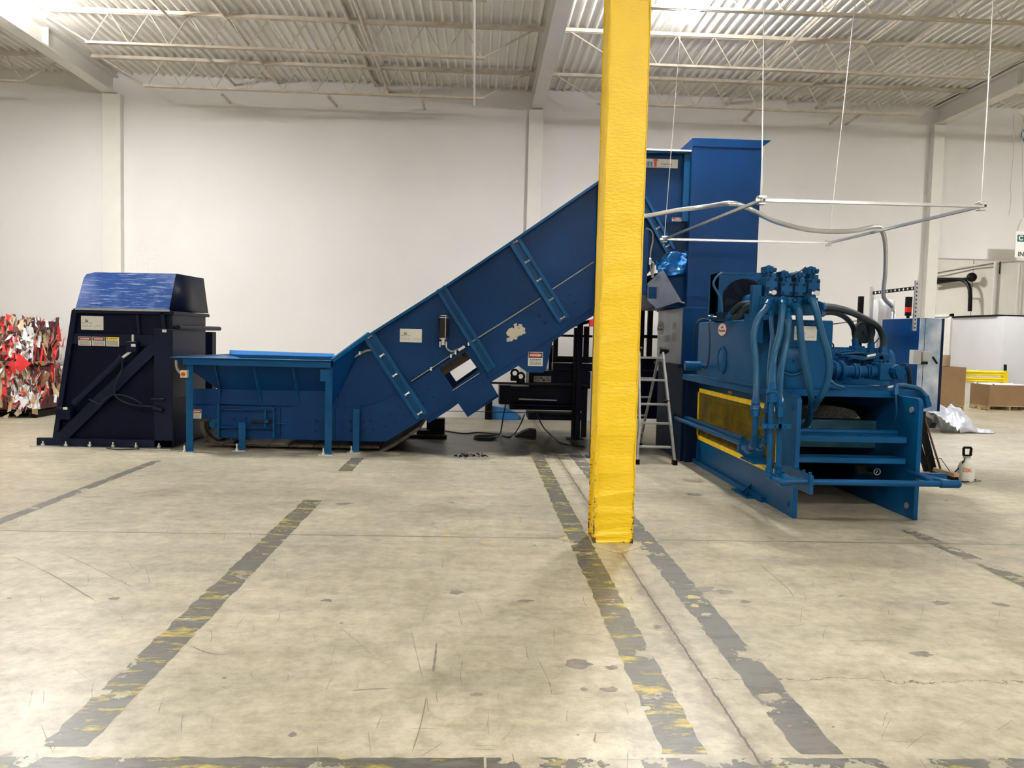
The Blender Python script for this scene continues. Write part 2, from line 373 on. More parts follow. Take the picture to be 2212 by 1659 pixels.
class Plate:   # flat decal on a plane: origin corner, ex, up, n outward
    def __init__(s, c, ex, up, w, h):
        s.c = Vector(c); s.ex = Vector(ex).normalized(); s.up = Vector(up).normalized(); s.n = s.ex.cross(s.up); s.w = w; s.h = h
    def p(s, u, v, d=0): return s.c+s.ex*(u-.5)*s.w+s.up*(v-.5)*s.h+s.n*d
    def rect(s, mb, u0, u1, v0, v1, d0, d1):
        return mb.hexa([s.p(u0, v0, d0), s.p(u1, v0, d0), s.p(u1, v0, d1), s.p(u0, v0, d1), s.p(u0, v1, d0), s.p(u1, v1, d0), s.p(u1, v1, d1), s.p(u0, v1, d1)])
    def oval(s, mb, u, v, ru, rv, d0, d1, n=28):
        return mb.prism([s.p(u+ru*math.cos(2*PI*i/n), v+rv*math.sin(2*PI*i/n), d0) for i in range(n)], s.n*(d1-d0))
    def text(s, parent, t, u, v, size, m, d=.004, **k): return text(parent, t, s.p(u, v, d), size, m, s.ex, s.up, .0006, **k)
def lines(pl, parent, m, rows, u0, u1, v0, v1, d=.003):
    mb = MB(); 
    for i in range(rows):
        v = v0+(v1-v0)*(i+.5)/rows; hh = abs(v1-v0)/rows*.22; u = u0+random.random()*.04
        while u < u1-.03:
            w = random.uniform(.05, .16); pl.rect(mb, u, min(u+w, u1), v-hh, v+hh, d-.001, d); u += w+.025
    return mb.build('print_lines', m, parent, smooth=0)
def danger(parent, c, w, h, ex=(1, 0, 0), up=(0, 0, 1), word='DANGER'):
    pl = Plate(c, ex, up, w, h); b = MB(); pl.rect(b, 0, 1, 0, 1, -.002, .001); d = b.build('danger_label', 'offwhite', parent, smooth=0)
    b = MB(); pl.rect(b, .03, .97, .58, .96, .001, .002); b.build('header', 'decal_black', d, smooth=0)
    b = MB(); pl.oval(b, .5, .77, .44, .155, .002, .003); b.build('red_oval', 'decal_red', d, smooth=0)
    pl.text(d, word, .5, .77, h*.20, 'white', off=h*.004, xs=min(1.25, w*.80/(len(word)*h*.14)))
    lines(pl, d, 'decal_black', 5, .08, .92, .52, .06); return d
def caution(parent, c, w, h):
    pl = Plate(c, (1, 0, 0), (0, 0, 1), w, h); b = MB(); pl.rect(b, 0, 1, 0, 1, -.002, .001); d = b.build('caution_label', 'offwhite', parent, smooth=0)
    b = MB(); pl.rect(b, 0, 1, .70, 1, .001, .002); b.build('header', 'decal_yellow', d, smooth=0)
    b = MB(); b.prism([pl.p(.06, .76, .002), pl.p(.18, .76, .002), pl.p(.12, .92, .002)], pl.n*.001); b.build('alert_triangle', 'decal_black', d, smooth=0)
    pl.text(d, 'CAUTION', .57, .84, h*.2, 'decal_black', off=h*.004, xs=.95); lines(pl, d, 'decal_black', 6, .08, .92, .64, .06); return d
def trader(parent, c, w, h, ex=(1, 0, 0), up=(0, 0, 1), name='dealer_sign'):
    pl = Plate(c, ex, up, w, h); b = MB(); pl.rect(b, 0, 1, 0, 1, -.003, .003); d = b.build(name, 'offwhite', parent, smooth=0)
    b = MB(); b.prism([pl.p(*q, .003) for q in ((.19, .67), (.18, .60), (.22, .57), (.29, .57), (.32, .61), (.35, .64), (.31, .63), (.29, .66), (.23, .63))], pl.n*.001)
    for q in (((.21, .65), (.23, .77), (.245, .65)), ((.27, .66), (.305, .76), (.31, .66)), ((.17, .74), (.20, .77), (.205, .70))): b.prism([pl.p(*k, .003) for k in q], pl.n*.001)
    b.build('ship_emblem', 'decal_black', d, smooth=0)
    pl.text(d, 'Black River Trading', .27, .50, h*.088, 'decal_black', off=h*.0012)
    pl.text(d, 'Sales  ·  Service  ·  Parts', .27, .31, h*.062, 'decal_black'); pl.text(d, 'Baling Wire  ·  Training', .27, .23, h*.062, 'decal_black')
    lines(pl, d, 'decal_black', 1, .64, .88, .335, .285); lines(pl, d, 'decal_black', 1, .56, .95, .25, .20)
    return d
def wolverine(parent, c, w, h, ex, up, faded=False):
    pl = Plate(c, ex, up, w, h); b = MB(); pl.oval(b, .5, .5, .5, .5, -.002, .002); d = b.build('oval_emblem', 'decal_red' if not faded else 'decal_grey', parent, smooth=0)
    b = MB(); pl.oval(b, .5, .5, .47, .46, .002, .003); b.build('emblem_face', 'offwhite' if not faded else 'grey_plastic', d, smooth=0)
    pl.text(d, 'Wolverine', .5, .42, h*.31, 'decal_red' if not faded else 'decal_black', d=.005, xs=1.3, off=.0007)
    b = MB()
    for k, (u, hh) in enumerate(((.36, .14), (.42, .2), (.48, .17), (.54, .22), (.6, .15))):
        b.prism([pl.p(u, .62, .003), pl.p(u+.05, .62, .003), pl.p(u+.035, .62+hh, .003)], pl.n*.001)
    b.build('emblem_crest', 'decal_black', d, smooth=0); return d
# ================================================================ THE HALL
WY = 16.54
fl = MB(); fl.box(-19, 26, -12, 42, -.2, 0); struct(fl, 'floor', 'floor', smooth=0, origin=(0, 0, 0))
zt = 7.0
OX = at(2018, 557, Y=WY).x; OZ = at(2020, 557, Y=WY).z
w = MB(); w.box(-19, OX, WY, WY+.25, 0, zt); struct(w, 'wall_back', 'wall', smooth=0)
w = MB(); w.box(OX, 24, WY, WY+.25, OZ, zt); struct(w, 'wall_back_header', 'wall', smooth=0).name = 'wall_header'
w = MB(); w.box(-19.25, -19, -12, WY+.25, 0, zt); struct(w, 'wall_left', 'wall', smooth=0)
w = MB(); w.box(-19, 26, -12.25, -12, 0, zt); struct(w, 'wall_front', 'wall', smooth=0)
w = MB(); w.box(24, 24.25, -12, WY, 0, zt); struct(w, 'wall_right', 'wall', smooth=0)
w = MB(); w.box(18, 18.25, WY+.25, 42, 0, zt); struct(w, 'wall_dock', 'wall_far', smooth=0)
w = MB(); w.box(OX-.25, OX, WY+.25, 42, 0, zt); struct(w, 'wall_partition', 'wall_far', smooth=0)
w = MB(); w.box(OX, 18, 42, 42.25, 0, zt); struct(w, 'wall_far', 'wall_far', smooth=0)
def pilaster(n, xa, xb):
    m_ = MB(); m_.box(xa, xb, WY-.16, WY-.001, 0, 6.33); struct(m_, 'trim_%d' % n, 'beam', bevel=.01)
PB = [(-7.56, -7.20), (.93, 1.22), (9.36, OX+.0)]
for i, (a, b) in enumerate(PB): pilaster(i+1, a, b)
# corrugated roof deck: ribs run towards the back wall
def deck(x0, x1, y0, y1):
    p = .155; xs = []; x = x0
    while x < x1-p:
        xs += [(x, 6.80), (x+.012, 6.755), (x+.020, 6.745), (x+.042, 6.745), (x+.050, 6.755), (x+.062, 6.80)]; x += p
    xs.append((x1, 6.80)); m_ = MB(); vs = []; fs = []
    for (a, z) in xs: vs += [(a, y0, z), (a, y1, z)]
    for i in range(len(xs)-1): fs.append((2*i, 2*i+1, 2*i+3, 2*i+2))
    n = len(vs); vs += [(x0, y0, 7.05), (x0, y1, 7.05), (x1, y1, 7.05), (x1, y0, 7.05)]; fs.append((n, n+1, n+2, n+3))
    return m_.add(vs, fs)
struct(deck(-19, 26, -12, WY+.02), 'ceiling', 'ceiling', smooth=0)
struct(deck(9.4, 18.3, WY+.25, 42), 'ceiling_far_room', 'ceiling', smooth=0).name = 'ceiling_dock'
# main roof beams
def i_beam(x, w_, label):
    t = thing('roof_beam', (x, 0, 6.34), label, 'beam', 'painted roof beams')
    m_ = MB(); m_.box(x-w_/2, x+w_/2, -12, WY, 6.34, 6.37); m_.build('bottom_flange', 'beam', t)
    m_ = MB(); m_.box(x-.012, x+.012, -12, WY, 6.37, 6.68); m_.build('web', 'beam', t)
    m_ = MB(); m_.box(x-w_/2, x+w_/2, -12, WY, 6.68, 6.71); m_.build('top_flange', 'beam', t)
    y = WY-2.6
    while y > -11:
        m_ = MB(); m_.box(x-w_/2+.01, x+w_/2-.01, y, y+.012, 6.37, 6.68); m_.build('stiffener', 'beam', t); y -= 4.4
    return t
i_beam(-7.42, .26, 'cream steel roof beam above the dumper machine and left pilaster')
i_beam(1.09, .24, 'cream steel roof beam in line with the yellow column')
i_beam(9.52, .24, 'cream steel roof beam on the pilaster beside the wide opening')
# open web joists
def joist(x0, x1, y, label):
    t = thing('roof_joist', ((x0+x1)/2, y, 6.2), label, 'joist', 'open web roof joists')
    m_ = MB(); m_.box(x0, x1, y-.05, y-.008, 6.68, 6.735); m_.box(x0, x1, y+.008, y+.05, 6.68, 6.735); m_.build('top_chord', 'joist', t)
    a, b = x0+.95, x1-.95
    m_ = MB(); m_.box(a, b, y-.045, y-.008, 6.19, 6.225); m_.box(a, b, y+.008, y+.045, 6.19, 6.225); m_.build('bottom_chord', 'joist', t)
    m_ = MB(); n = max(3, round((b-a)/.62)); st = (b-a-.1)/n
    for i in range(n):
        xa = a+.05+i*st; m_.tube([(xa, y, 6.21), (xa+st/2, y, 6.70)], .009, 5); m_.tube([(xa+st/2, y, 6.70), (xa+st, y, 6.21)], .009, 5)
    m_.tube([(x0+.15, y, 6.70), (a+.05, y, 6.21)], .013, 6); m_.tube([(x1-.15, y, 6.70), (b-.05, y, 6.21)], .013, 6)
    m_.build('web_rod', 'joist', t, kind='stuff')
rows = [(15.4, 'nearest the back wall'), (13.2, 'second from the back wall'), (10.95, 'third from the back wall'), (8.7, 'fourth from the back wall')]
for (x0, x1, bay) in ((-16, -7.56, 'bay left of the dumper beam'), (-7.28, .96, 'bay over the conveyor'), (1.22, 9.39, 'bay over the baler'), (9.65, 18, 'bay right of the opening beam')):
    for y, w_ in rows: joist(x0, x1, y, 'open-web steel joist %s in the %s' % (w_, bay))
# pipes and conduits that run through the joists
def pipe(name, x, y0, z, r, label, m='joist', x1=None):
    m_ = MB(); xx = x if x1 is None else x1; m_.tube([(x, y0, z), (xx, WY-.0 if name != 'bridging' else WY-.02, z)], r, 8)
    return tag(m_.build(name, m), label, 'pipe', 'ceiling pipes')
for xx, z, r, lb in ((-5.0, 6.62, .022, 'thin cream conduit through the joists above the hopper'), (-4.15, 6.70, .03, 'cream pipe through the joists left of the conveyor slope'),
                     (-1.93, 6.60, .035, 'cream pipe under the deck above the conveyor slope'), (-2.2, 6.72, .03, 'second cream pipe beside the one above the conveyor slope'),
                     (5.0, 6.62, .03, 'cream pipe through the joists right of the hopper tower'), (6.9, 6.60, .03, 'cream pipe through the joists nearest the right beam'), (6.3, 6.70, .025, 'thin cream pipe between the two pipes right of the tower')):
    pipe('ceiling_pipe', xx, 2, z, r, lb)
m_ = MB(); p0 = at(1028, 0, Y=11.2); m_.tube([(.0+p0.x, 6, 6.15), (at(1025, 217, Y=15.6).x, 15.6, 6.15)], .02, 8); tag(m_.build('gas_pipe', 'white'), 'white pipe hung below the joists left of the centre beam', 'pipe')
# diagonal bridging stubs that end on the back wall
for i, (a, b, lb) in enumerate((((478, 203), (497, 222), 'leftmost'), ((708, 207), (728, 230), 'second from the left'), ((912, 215), (918, 236), 'third from the left'), ((1628, 240), (1607, 260), 'first right of the yellow column'), ((1816, 248), (1793, 268), 'second right of the yellow column'), ((1862, 246), (1826, 270), 'rightmost'))):
    q0 = at(*a, Y=15.4); q1 = at(*b, Y=WY); m_ = MB(); m_.bar(q0, q1, .04, .04)
    tag(m_.build('wall_strut', 'joist'), 'short angle strut from last joist to back wall, %s' % lb, 'strut', 'wall struts')
# high bay lamps
def lamp(x, y, label, z=6.25, glow='lamp_glow'):
    t = thing('high_bay_lamp', (x, y, z), label, 'ceiling light', 'high bay lamps')
    m_ = MB(); m_.box(x-.18, x+.18, y-.5, y+.5, z+.02, z+.09); m_.build('housing', 'white', t, bevel=.01)
    m_ = MB(); m_.box(x-.15, x+.15, y-.46, y+.46, z, z+.02); m_.build('diffuser', glow, t)
    m_ = MB(); m_.box(x-.12, x+.12, y-.42, y+.42, z+.09, z+.095); m_.build('added_uplight', 'ceiling_fill', t)  # added glowing panel on the housing, only to brighten the roof deck
    m_ = MB()
    for sx in (-.4, .4): m_.tube([(x, y+sx, z+.09), (x, y+sx, 6.75)], .004, 5)
    m_.build('hanger', 'steel', t)
lamp(2.80, 11.1, 'bright lamp hanging just right of the yellow column top', 6.25)
q = at(40, 8, Z=6.25); lamp(q.x, q.y, 'bright lamp at the upper left corner by the beam')
for i, (x, y) in enumerate(((-6.2, .6), (2.8, .6), (-1.7, -4.5), (7.3, -4.5), (12, 11.1), (12, .6), (-14.5, .6))):
    lamp(x, y, 'high bay lamp over the floor in front of the machines, out of view', glow='lamp_glow' if y > 5 else 'lamp_front')
for (x, y) in ((13.6, 21), (13.6, 30)): lamp(x, y, 'high bay lamp in the room beyond the opening', glow='lamp_front')
# yellow column
m_ = MB(); cxa, cxb, cya, cyb = .996, 1.334, 6.51, 6.85; ccx = (cxa+cxb)/2; ccy = (cya+cyb)/2; n = 60; vs = []; fs = []
random.seed(3)
zz = [0]+[6.33*(i/n)**1.4 for i in range(1, n+1)]
for z in zz:
    for (sx, sy) in ((-1, -1), (1, -1), (1, 1), (-1, 1)):
        chip = random.uniform(.006, .034) if (z < .9 and sx < 0) else random.uniform(.006, .016)
        vs += [(ccx+sx*.169-sx*chip, ccy+sy*.170, z), (ccx+sx*.169, ccy+sy*.170-sy*chip, z)] if (sx*sy > 0) else [(ccx+sx*.169, ccy+sy*.170-sy*chip, z), (ccx+sx*.169-sx*chip, ccy+sy*.170, z)]
k = 8
for i in range(len(zz)-1):
    for j in range(k): a = i*k+j; b = i*k+(j+1) % k; fs.append((a, b, b+k, a+k))
fs.append(tuple(range(k))); fs.append(tuple(range((len(zz)-1)*k, len(zz)*k)))
m_.add(vs, fs); tag(m_.build('support_column', 'column', smooth=0), 'square yellow painted concrete column with chipped edges', 'column')
# floor tape
def tape(x0, x1, y0, y1, m, label, gaps=(), along='y'):
    m_ = MB(); st = .06; n = int((y1-y0)/st); L_ = []; seg = []
    def flush(seg):
        if len(seg) > 1:
            poly = [(a, y, .0012) for a, b, y in seg]+[(b, y, .0012) for a, b, y in reversed(seg)]
            if along == 'x': poly = [(p[1], p[0], p[2]) for p in poly]
            n0 = len(seg)
            vs = poly; fs = [(i, i+1, 2*n0-2-i, 2*n0-1-i) for i in range(n0-1)]; m_.add(vs, fs)
    for i in range(n+1):
        y = y0+i*st
        if any(a < y < b for a, b in gaps): flush(seg); seg = []; continue
        seg.append((x0+random.uniform(-.006, .014), x1+random.uniform(-.010, .005), y))
    flush(seg); return tag(m_.build('floor_tape', m, smooth=0), label, 'floor tape', 'worn floor tapes')
tape(-1.735, -1.542, 3.20, 8.1, 'tape_a', 'worn dark hazard tape running up from the lower left of the floor')
tape(-1.70, -1.52, 9.8, 10.9, 'tape_a', 'short piece of worn hazard tape just in front of the hopper legs')
tape(.795, .985, 3.15, 13.2, 'tape_a', 'worn dark hazard tape passing left of the yellow column')
tape(1.366, 1.555, 3.15, 13.2, 'tape_b', 'worn grey hazard tape passing right of the yellow column')
tape(3.02, 3.12, -2.1, .06, 'tape_a', 'dark tape across the lower left edge of the floor', (), 'x')
tape(3.03, 3.12, .07, 2.6, 'tape_c', 'torn dark tape across the lower right edge of the floor', (), 'x')
tape(-4.16, -4.03, 6.6, 10.4, 'tape_b', 'faint dark tape running from the left edge to the dumper')
tape(3.95, 4.12, 5.2, 7.2, 'tape_c', 'faint dark tape patch right of the baler front')
# scuffs, scratches and dried spots on the slab
random.seed(77); m_ = MB()
def scuff(pts, w_):
    L_ = spline([at(a, b, Z=.0022) for a, b in pts], 5); vs = []; fs = []
    for i, p in enumerate(L_):
        d = (L_[min(i+1, len(L_)-1)]-L_[max(i-1, 0)]).normalized(); s_ = Vector((-d.y, d.x, 0))*w_*random.uniform(.4, 1)*(1 if 0 < i < len(L_)-1 else .1); vs += [p-s_, p+s_]
    for i in range(len(L_)-1): fs.append((2*i, 2*i+1, 2*i+3, 2*i+2))
    m_.add(vs, fs)
def blot(px, py, r_, ax=1.0):
    c = at(px, py, Z=.0018); n = 13; m_.add([c+Vector((math.cos(2*PI*i/n)*r_*ax*random.uniform(.55, 1.25), math.sin(2*PI*i/n)*r_*random.uniform(.55, 1.25), 0)) for i in range(n)], [tuple(range(n))])
for px, py, r_, ax in ((985, 1279, .045, 1.3), (705, 1297, .03, 1.5), (247, 1292, .028, 1.2), (485, 1464, .012, 1), (1330, 1300, .03, 1), (1250, 1435, .06, 1.2), (1322, 1442, .03, 1.3), (1315, 1488, .03, 1.4), (1262, 1489, .02, 1), (632, 1586, .018, 1.2), (1030, 1500, .02, 1.8), (1560, 1278, .05, 1.4), (1610, 1300, .035, 1.2), (1520, 1272, .07, 1.2), (1990, 1412, .05, 1.3), (2030, 1302, .04, 1.6), (2160, 1306, .04, 1.6), (1135, 1298, .035, 1.7), (738, 1346, .012, 1), (1500, 1068, .08, 1.4), (740, 1088, .05, 2), (20, 1292, .01, 2), (1800, 1570, .008, 1), (1248, 1587, .008, 1)): blot(px, py, r_, ax)
for pts, w_ in ((((943, 1388), (940, 1420), (936, 1452)), .010), (((1288, 1580), (1284, 1600), (1290, 1606)), .006), (((757, 1491), (800, 1488), (850, 1486)), .003), (((886, 1355), (897, 1400), (916, 1478)), .0022), (((922, 1500), (910, 1560), (890, 1626)), .003), (((412, 1395), (450, 1410), (492, 1414)), .003), (((735, 1355), (770, 1385), (805, 1415)), .002), (((1000, 1425), (995, 1455), (998, 1480)), .002), (((1160, 1420), (1185, 1470), (1192, 1500)), .0025), (((22, 1200), (110, 1240), (210, 1300)), .004), (((120, 1190), (200, 1225), (290, 1270)), .003), (((1640, 1218), (1700, 1270), (1716, 1294)), .003), (((1830, 1384), (1870, 1383), (1910, 1384)), .003), (((640, 1200), (700, 1180), (760, 1168)), .003), (((560, 1330), (640, 1316), (700, 1312)), .002)): scuff(pts, w_)
for k in range(170):
    px, py = random.uniform(20, 2190), random.uniform(1110, 1640); a = random.choice((.3, 2.6, 1.4, 1.75, 1.55))+random.gauss(0, .25); L0 = random.uniform(10, 50)*(py-900)/500
    scuff(((px, py), (px+math.cos(a)*L0*.5+random.uniform(-3, 3), py+math.sin(a)*L0*.5), (px+math.cos(a)*L0, py+math.sin(a)*L0)), random.uniform(.0008, .0022))
tag(m_.build('scuff_marks', 'scuff', smooth=0), 'dark scratches and dried spots scattered over the concrete floor', 'scuff marks', kind='stuff')
m_ = MB()
for px, py, r_, ax in ((962, 1150, .05, .6), (962, 1165, .04, .6), (1058, 1174, .022, 3), (1238, 1174, .02, 3), (1495, 1290, .04, 1.2), (1500, 1308, .03, 1), (1394, 1190, .03, 1), (1402, 1172, .03, 1.5)): blot(px, py, r_, ax)
tag(m_.build('paint_smears', 'yellow_smear', smooth=0), 'faded yellow paint smears on the floor around the column', 'paint smears', kind='stuff')
# ================================================================ DUMPER (navy, far left)
D = thing('bin_dumper', (-5.2, 11.45, 0), 'tall navy hydraulic bin dumper with scratched blue hood beside the hopper', 'dumper')
DY = 11.45; P = lambda a, b, y=DY: at(a, b, Y=y)
fr = [P(155, 667), P(360, 671), P(376.6, 965), P(113, 965)]
m_ = MB(); m_.prism([p+V(0, .06, 0) for p in fr], (0, 1.30, 0)); m_.build('body', 'navy', D, bevel=.01)
# frame rim of the near side
def quadbar(m_, a, b, wd_, y0=DY, t=.06):
    a = P(*a, y0) if len(a) == 2 else Vector(a); b = P(*b, y0) if len(b) == 2 else Vector(b)
    m_.bar(a+V(0, t/2, 0), b+V(0, t/2, 0), wd_, t, (0, 1, 0)); return m_
m_ = MB(); quadbar(m_, (158, 671), (360, 675), .06); quadbar(m_, (160, 670), (118, 950), .07); quadbar(m_, (156, 731), (336, 737), .16, DY+.02, .04)
quadbar(m_, (296, 672), (300, 735), .04, DY+.02, .04); quadbar(m_, (349, 674), (356, 735), .05)
m_.build('side_frame', 'navy2', D, bevel=.004)
m_ = MB(); m_.box(P(336, 800).x, P(376.6, 800).x, DY-.06, DY+.02, .02, P(355, 711).z); m_.build('post', 'navy2', D, bevel=.006)
m_ = MB(); m_.box(P(336, 800, 13.5).x+.25, P(467, 800, 13.5).x, 13.3, 13.5, .02, P(466, 717, 13.4).z); m_.build('post', 'navy', D, bevel=.006)
m_ = MB(); m_.prism([p+V(0, -.05, 0) for p in (P(336, 732), P(336, 766), P(148, 950), P(113, 950))], (0, .1, 0)); m_.build('diagonal_brace', 'navy2', D, bevel=.004)
for ya_, yb_ in ((DY-.06, DY+.02), (12.7, 12.8)): m_ = MB(); m_.box(P(84, 960).x, P(377, 960).x, ya_, yb_, .02, .12); m_.build('base_channel', 'navy2', D, bevel=.004)
m_ = MB(); m_.box(P(78, 966).x, P(377, 966).x, DY-.16, DY-.02, 0, .015); bp = m_.build('base_plate', 'steel', D)
bt = MB(); bt.cyl((0, 0, 0), (0, 0, .07), .012, n=8); bt.cyl((0, 0, .012), (0, 0, .032), .026, n=6); b0 = None
for px in (102, 151, 202, 252, 301, 350):
    x = P(px, 960).x; loc = Vector((x, DY-.11, .015))-base_of(bp)
    if b0 is None: b0 = bt.build('anchor_bolt', 'zinc', bp); b0.location = loc+base_of(bp)-base_of(bp); b0.data.transform(Matrix.Translation(base_of(bp)))
    else: copy_part(b0, bp, loc)
# hood: leaning front sheet and tapered end
A = [P(163, 666), P(181, 600, 11.62), P(187, 592, 11.66), P(205, 588, 11.68), P(380, 591, 11.68), P(365, 670)]
zt_ = P(380, 591, 11.68).z
Bk = [Vector((p.x+.02, 12.85 if i in (0, 5) else 12.6, p.z)) for i, p in enumerate(A)]
m_ = MB(); n = 6; m_.add(A+Bk, [tuple(range(6)), tuple(range(11, 5, -1))]+[(i, i+6, (i+1) % 6+6, (i+1) % 6) for i in (0, 1, 2, 3, 5)]); m_.build('hood', 'hood', D, smooth=25)
m_ = MB(); e = .004; m_.add([A[4]+V(e, 0, 0), A[5]+V(e, 0, 0), Bk[5]+V(.06, 0, 0), Bk[4]+V(.06, 0, 0)], [(0, 1, 2, 3)]); hd = m_.build('hood_end', 'navy2', D)
s_ = hd.modifiers.new('solid', 'SOLIDIFY'); s_.thickness = .008
m_ = MB(); m_.bar(P(163, 667, 11.43), P(366, 671, 11.43), .02, .03); m_.build('hood_rim', 'alu', D)
x1 = P(366, 670).x; m_ = MB(); m_.box(x1-.04, x1+.06, DY, 12.95, P(365, 672).z-.05, P(365, 672).z); m_.build('side_rim', 'navy2', D, bevel=.004)
m_ = MB(); m_.box(x1-.02, x1+.03, DY+.03, 12.85, .6, P(365, 672).z-.05); m_.build('side_wall', 'navy2', D)
m_ = MB()
m_.tube([(x1+.10, 11.5, 1.72), (x1+.10, 13.3, 1.72)], .035, 12)
m_.build('pivot_shaft', 'navy2', D)
# hydraulic cylinder and hoses
c0 = P(160, 872, 11.36); c1 = P(262, 775, 11.36); c2 = P(292, 752, 11.36)
m_ = MB(); m_.tube([c0, c1], .045, 16); m_.tube([c1, c1+(c2-c1)*.12], .055, 16); cy = m_.build('hydraulic_cylinder', 'navy2', D)
m_ = MB(); m_.tube([c1, c2], .022, 12); m_.build('piston_rod', 'steel', cy)
m_ = MB(); q = P(145, 883); m_.box(q.x-.10, q.x+.10, DY-.12, DY+.0, q.z-.14, q.z+.02); m_.build('cylinder_bracket', 'navy2', D, bevel=.006); m_ = MB(); q = P(291, 745); m_.box(q.x-.07, q.x+.07, DY-.12, DY+.0, q.z-.10, q.z+.05)
m_.build('cylinder_bracket', 'navy2', D, bevel=.006)
m_ = MB(); q = P(291, 732); m_.cyl((q.x, DY-.06, q.z-.08), (q.x, DY-.06, q.z+.06), .018, n=8); m_.build('pin', 'steel', D)
for pts in (((264, 773), (262, 800), (247, 836), (252, 858), (285, 874), (330, 878), (346, 886)), ((192, 862), (205, 868), (216, 872), (235, 856), (262, 853), (290, 862), (306, 872))):
    m_ = MB(); m_.tube(spline([P(a, b, 11.34) for a, b in pts]), .011, 8); m_.build('hose', 'rubber', D)
m_ = MB(); q = P(345, 880); m_.cyl((q.x-.05, DY-.1, q.z), (q.x+.08, DY-.1, q.z-.03), .03, n=12); m_.cyl((q.x-.08, DY-.09, q.z+.12), (q.x+.10, DY-.09, q.z+.12), .022, n=10); m_.build('hose_coupling', 'navy2', D)
def rect_px(f, x0, y0, x1, y1, Y):
    a = at(x0, y0, Y=Y); b = at(x1, y1, Y=Y); return (a+b)/2, b.x-a.x, a.z-b.z
c, w_, h_ = rect_px(0, 172.5, 682, 221, 713, DY+.02); trader(D, (c.x, DY+.055, c.z), w_, h_)
c, w_, h_ = rect_px(0, 168, 727, 196, 747, DY); danger(D, (c.x, DY+.015, c.z), w_, h_)
c, w_, h_ = rect_px(0, 198, 727.5, 226, 747.5, DY); danger(D, (c.x, DY+.015, c.z), w_, h_)
c, w_, h_ = rect_px(0, 228, 728, 256, 748.5, DY); caution(D, (c.x, DY+.015, c.z), w_, h_)
for (a, b, yy) in ((355, 715, DY-.065), (141, 882, DY-.125), (288, 746, DY-.125)):
    c = at(a, b, Y=yy); m_ = MB(); m_.box(c.x-.03, c.x+.03, yy-.003, yy, c.z-.018, c.z+.018); m_.build('small_label', 'offwhite', D)
m_ = MB(); m_.tube(spline([at(225, 967, Z=.008), at(250, 971, Z=.008), at(290, 970, Z=.008), at(340, 966, Z=.008)]), .007, 6); m_.build('ground_cable', 'rubber', D)
# ================================================================ CONVEYOR
K = thing('incline_conveyor', (-1.6, 11.45, 0), 'long blue inclined conveyor with loading hopper rising behind the yellow column', 'conveyor')
KY = 11.45; KB = 13.25; P = lambda a, b, y=KY: at(a, b, Y=y)
top = [(717, 783), (795, 722), (957, 619), (1109, 517), (1294, 389), (1389, 326), (1489, 326)]
mid = [(700, 880), (778, 880), (820, 868), (864, 846), (887, 826), (1027, 736), (1169, 642), (1283, 565), (1400, 488), (1416, 481)]
low = [(474, 945.6), (700, 951), (833, 954), (917, 903), (926, 914), (976, 884), (1009, 899), (1076.6, 854.5), (1060, 823), (1065, 823), (1106.6, 798), (1120, 790), (1137.5, 803.7), (1171.9, 804.9), (1180, 798), (1193.6, 738.5), (1230, 713), (1279.5, 683.5), (1350, 632), (1400, 590), (1437, 548)]
# upper side sheets, near and far
up = [P(*p, KY+.03) for p in top]+[P(1489, 480, KY+.03), P(1416, 481, KY+.03)]+[P(*p, KY+.03) for p in reversed(mid[1:-1])]+[P(717, 880, KY+.03)]
m_ = MB(); m_.prism(up, (0, .012, 0)); m_.build('side_sheet', 'blue', K, smooth=0)
m_ = MB(); m_.prism([p+V(0, KB-KY-.05, 0) for p in up], (0, .012, 0)); m_.build('side_sheet', 'blue', K, smooth=0)
# lower chain case, with the inspection hatch cut out
lc = [P(474, 873), P(700, 877)]+[P(*p) for p in mid[1:]]+[P(1452, 542), P(1437, 548)]+[P(*p) for p in reversed(low[:-1])]
lc2 = [P(474, 873)]+[P(*p) for p in ((700, 880), (778, 880), (820, 868), (864, 846), (887, 826), (1027, 736), (1169, 642), (1283, 565), (1416, 479), (1452, 542), (1437, 548), (1400, 590), (1350, 632), (1279.5, 683.5), (1230, 713), (1193.6, 738.5), (1180, 798), (1171.9, 804.9), (1137.5, 803.7), (1120, 790), (1106.6, 798), (1063, 824), (1010, 856), (976, 882), (926, 914), (917, 903), (833, 954), (700, 951), (474, 945.6))]
hatch = [P(949, 796.5), P(1005, 760), P(1034, 800), P(978, 839)]
m_ = MB(); m_.prism(lc2, (0, .045, 0), [hatch]); m_.build('chain_case', 'blue', K, smooth=0)
lc3 = [p+V(0, KB-KY-.06, 0) for p in lc2]; m_ = MB(); m_.prism(lc3, (0, .045, 0), [[p+V(0, KB-KY-.06, 0) for p in hatch]]); m_.build('chain_case', 'blue', K, smooth=0)
# ledge line between case and sheets, and hat edge below
m_ = MB()
for a, b in zip(mid[4:-1], mid[5:]): m_.bar(P(*a, KY+.01), P(*b, KY+.01), .02, .02)
m_.build('case_ledge', 'blue', K)
# seam line of lower band
m_ = MB()
for a, b in (((924, 903), (988, 863)), ((1040, 826), (1205, 722)), ((1205, 722), (1280, 664)), ((1222, 695), (1231, 712)), ((1186, 723), (1194, 738))): m_.bar(P(*a, KY-.003), P(*b, KY-.003), .008, .006, (0, 1, 0))
m_.build('seam', 'blue_dark', K)
# belt carried inside
bl = [(590, 862), (778, 866), (900, 812), (1416, 470)]; m_ = MB()
for a, b in zip(bl, bl[1:]): m_.bar(P(*a, 12.3)+V(0, 0, 0), P(*b, 12.3), KB-KY-.2, .04, (0, 0, 1))
m_.build('belt', 'belt', K)
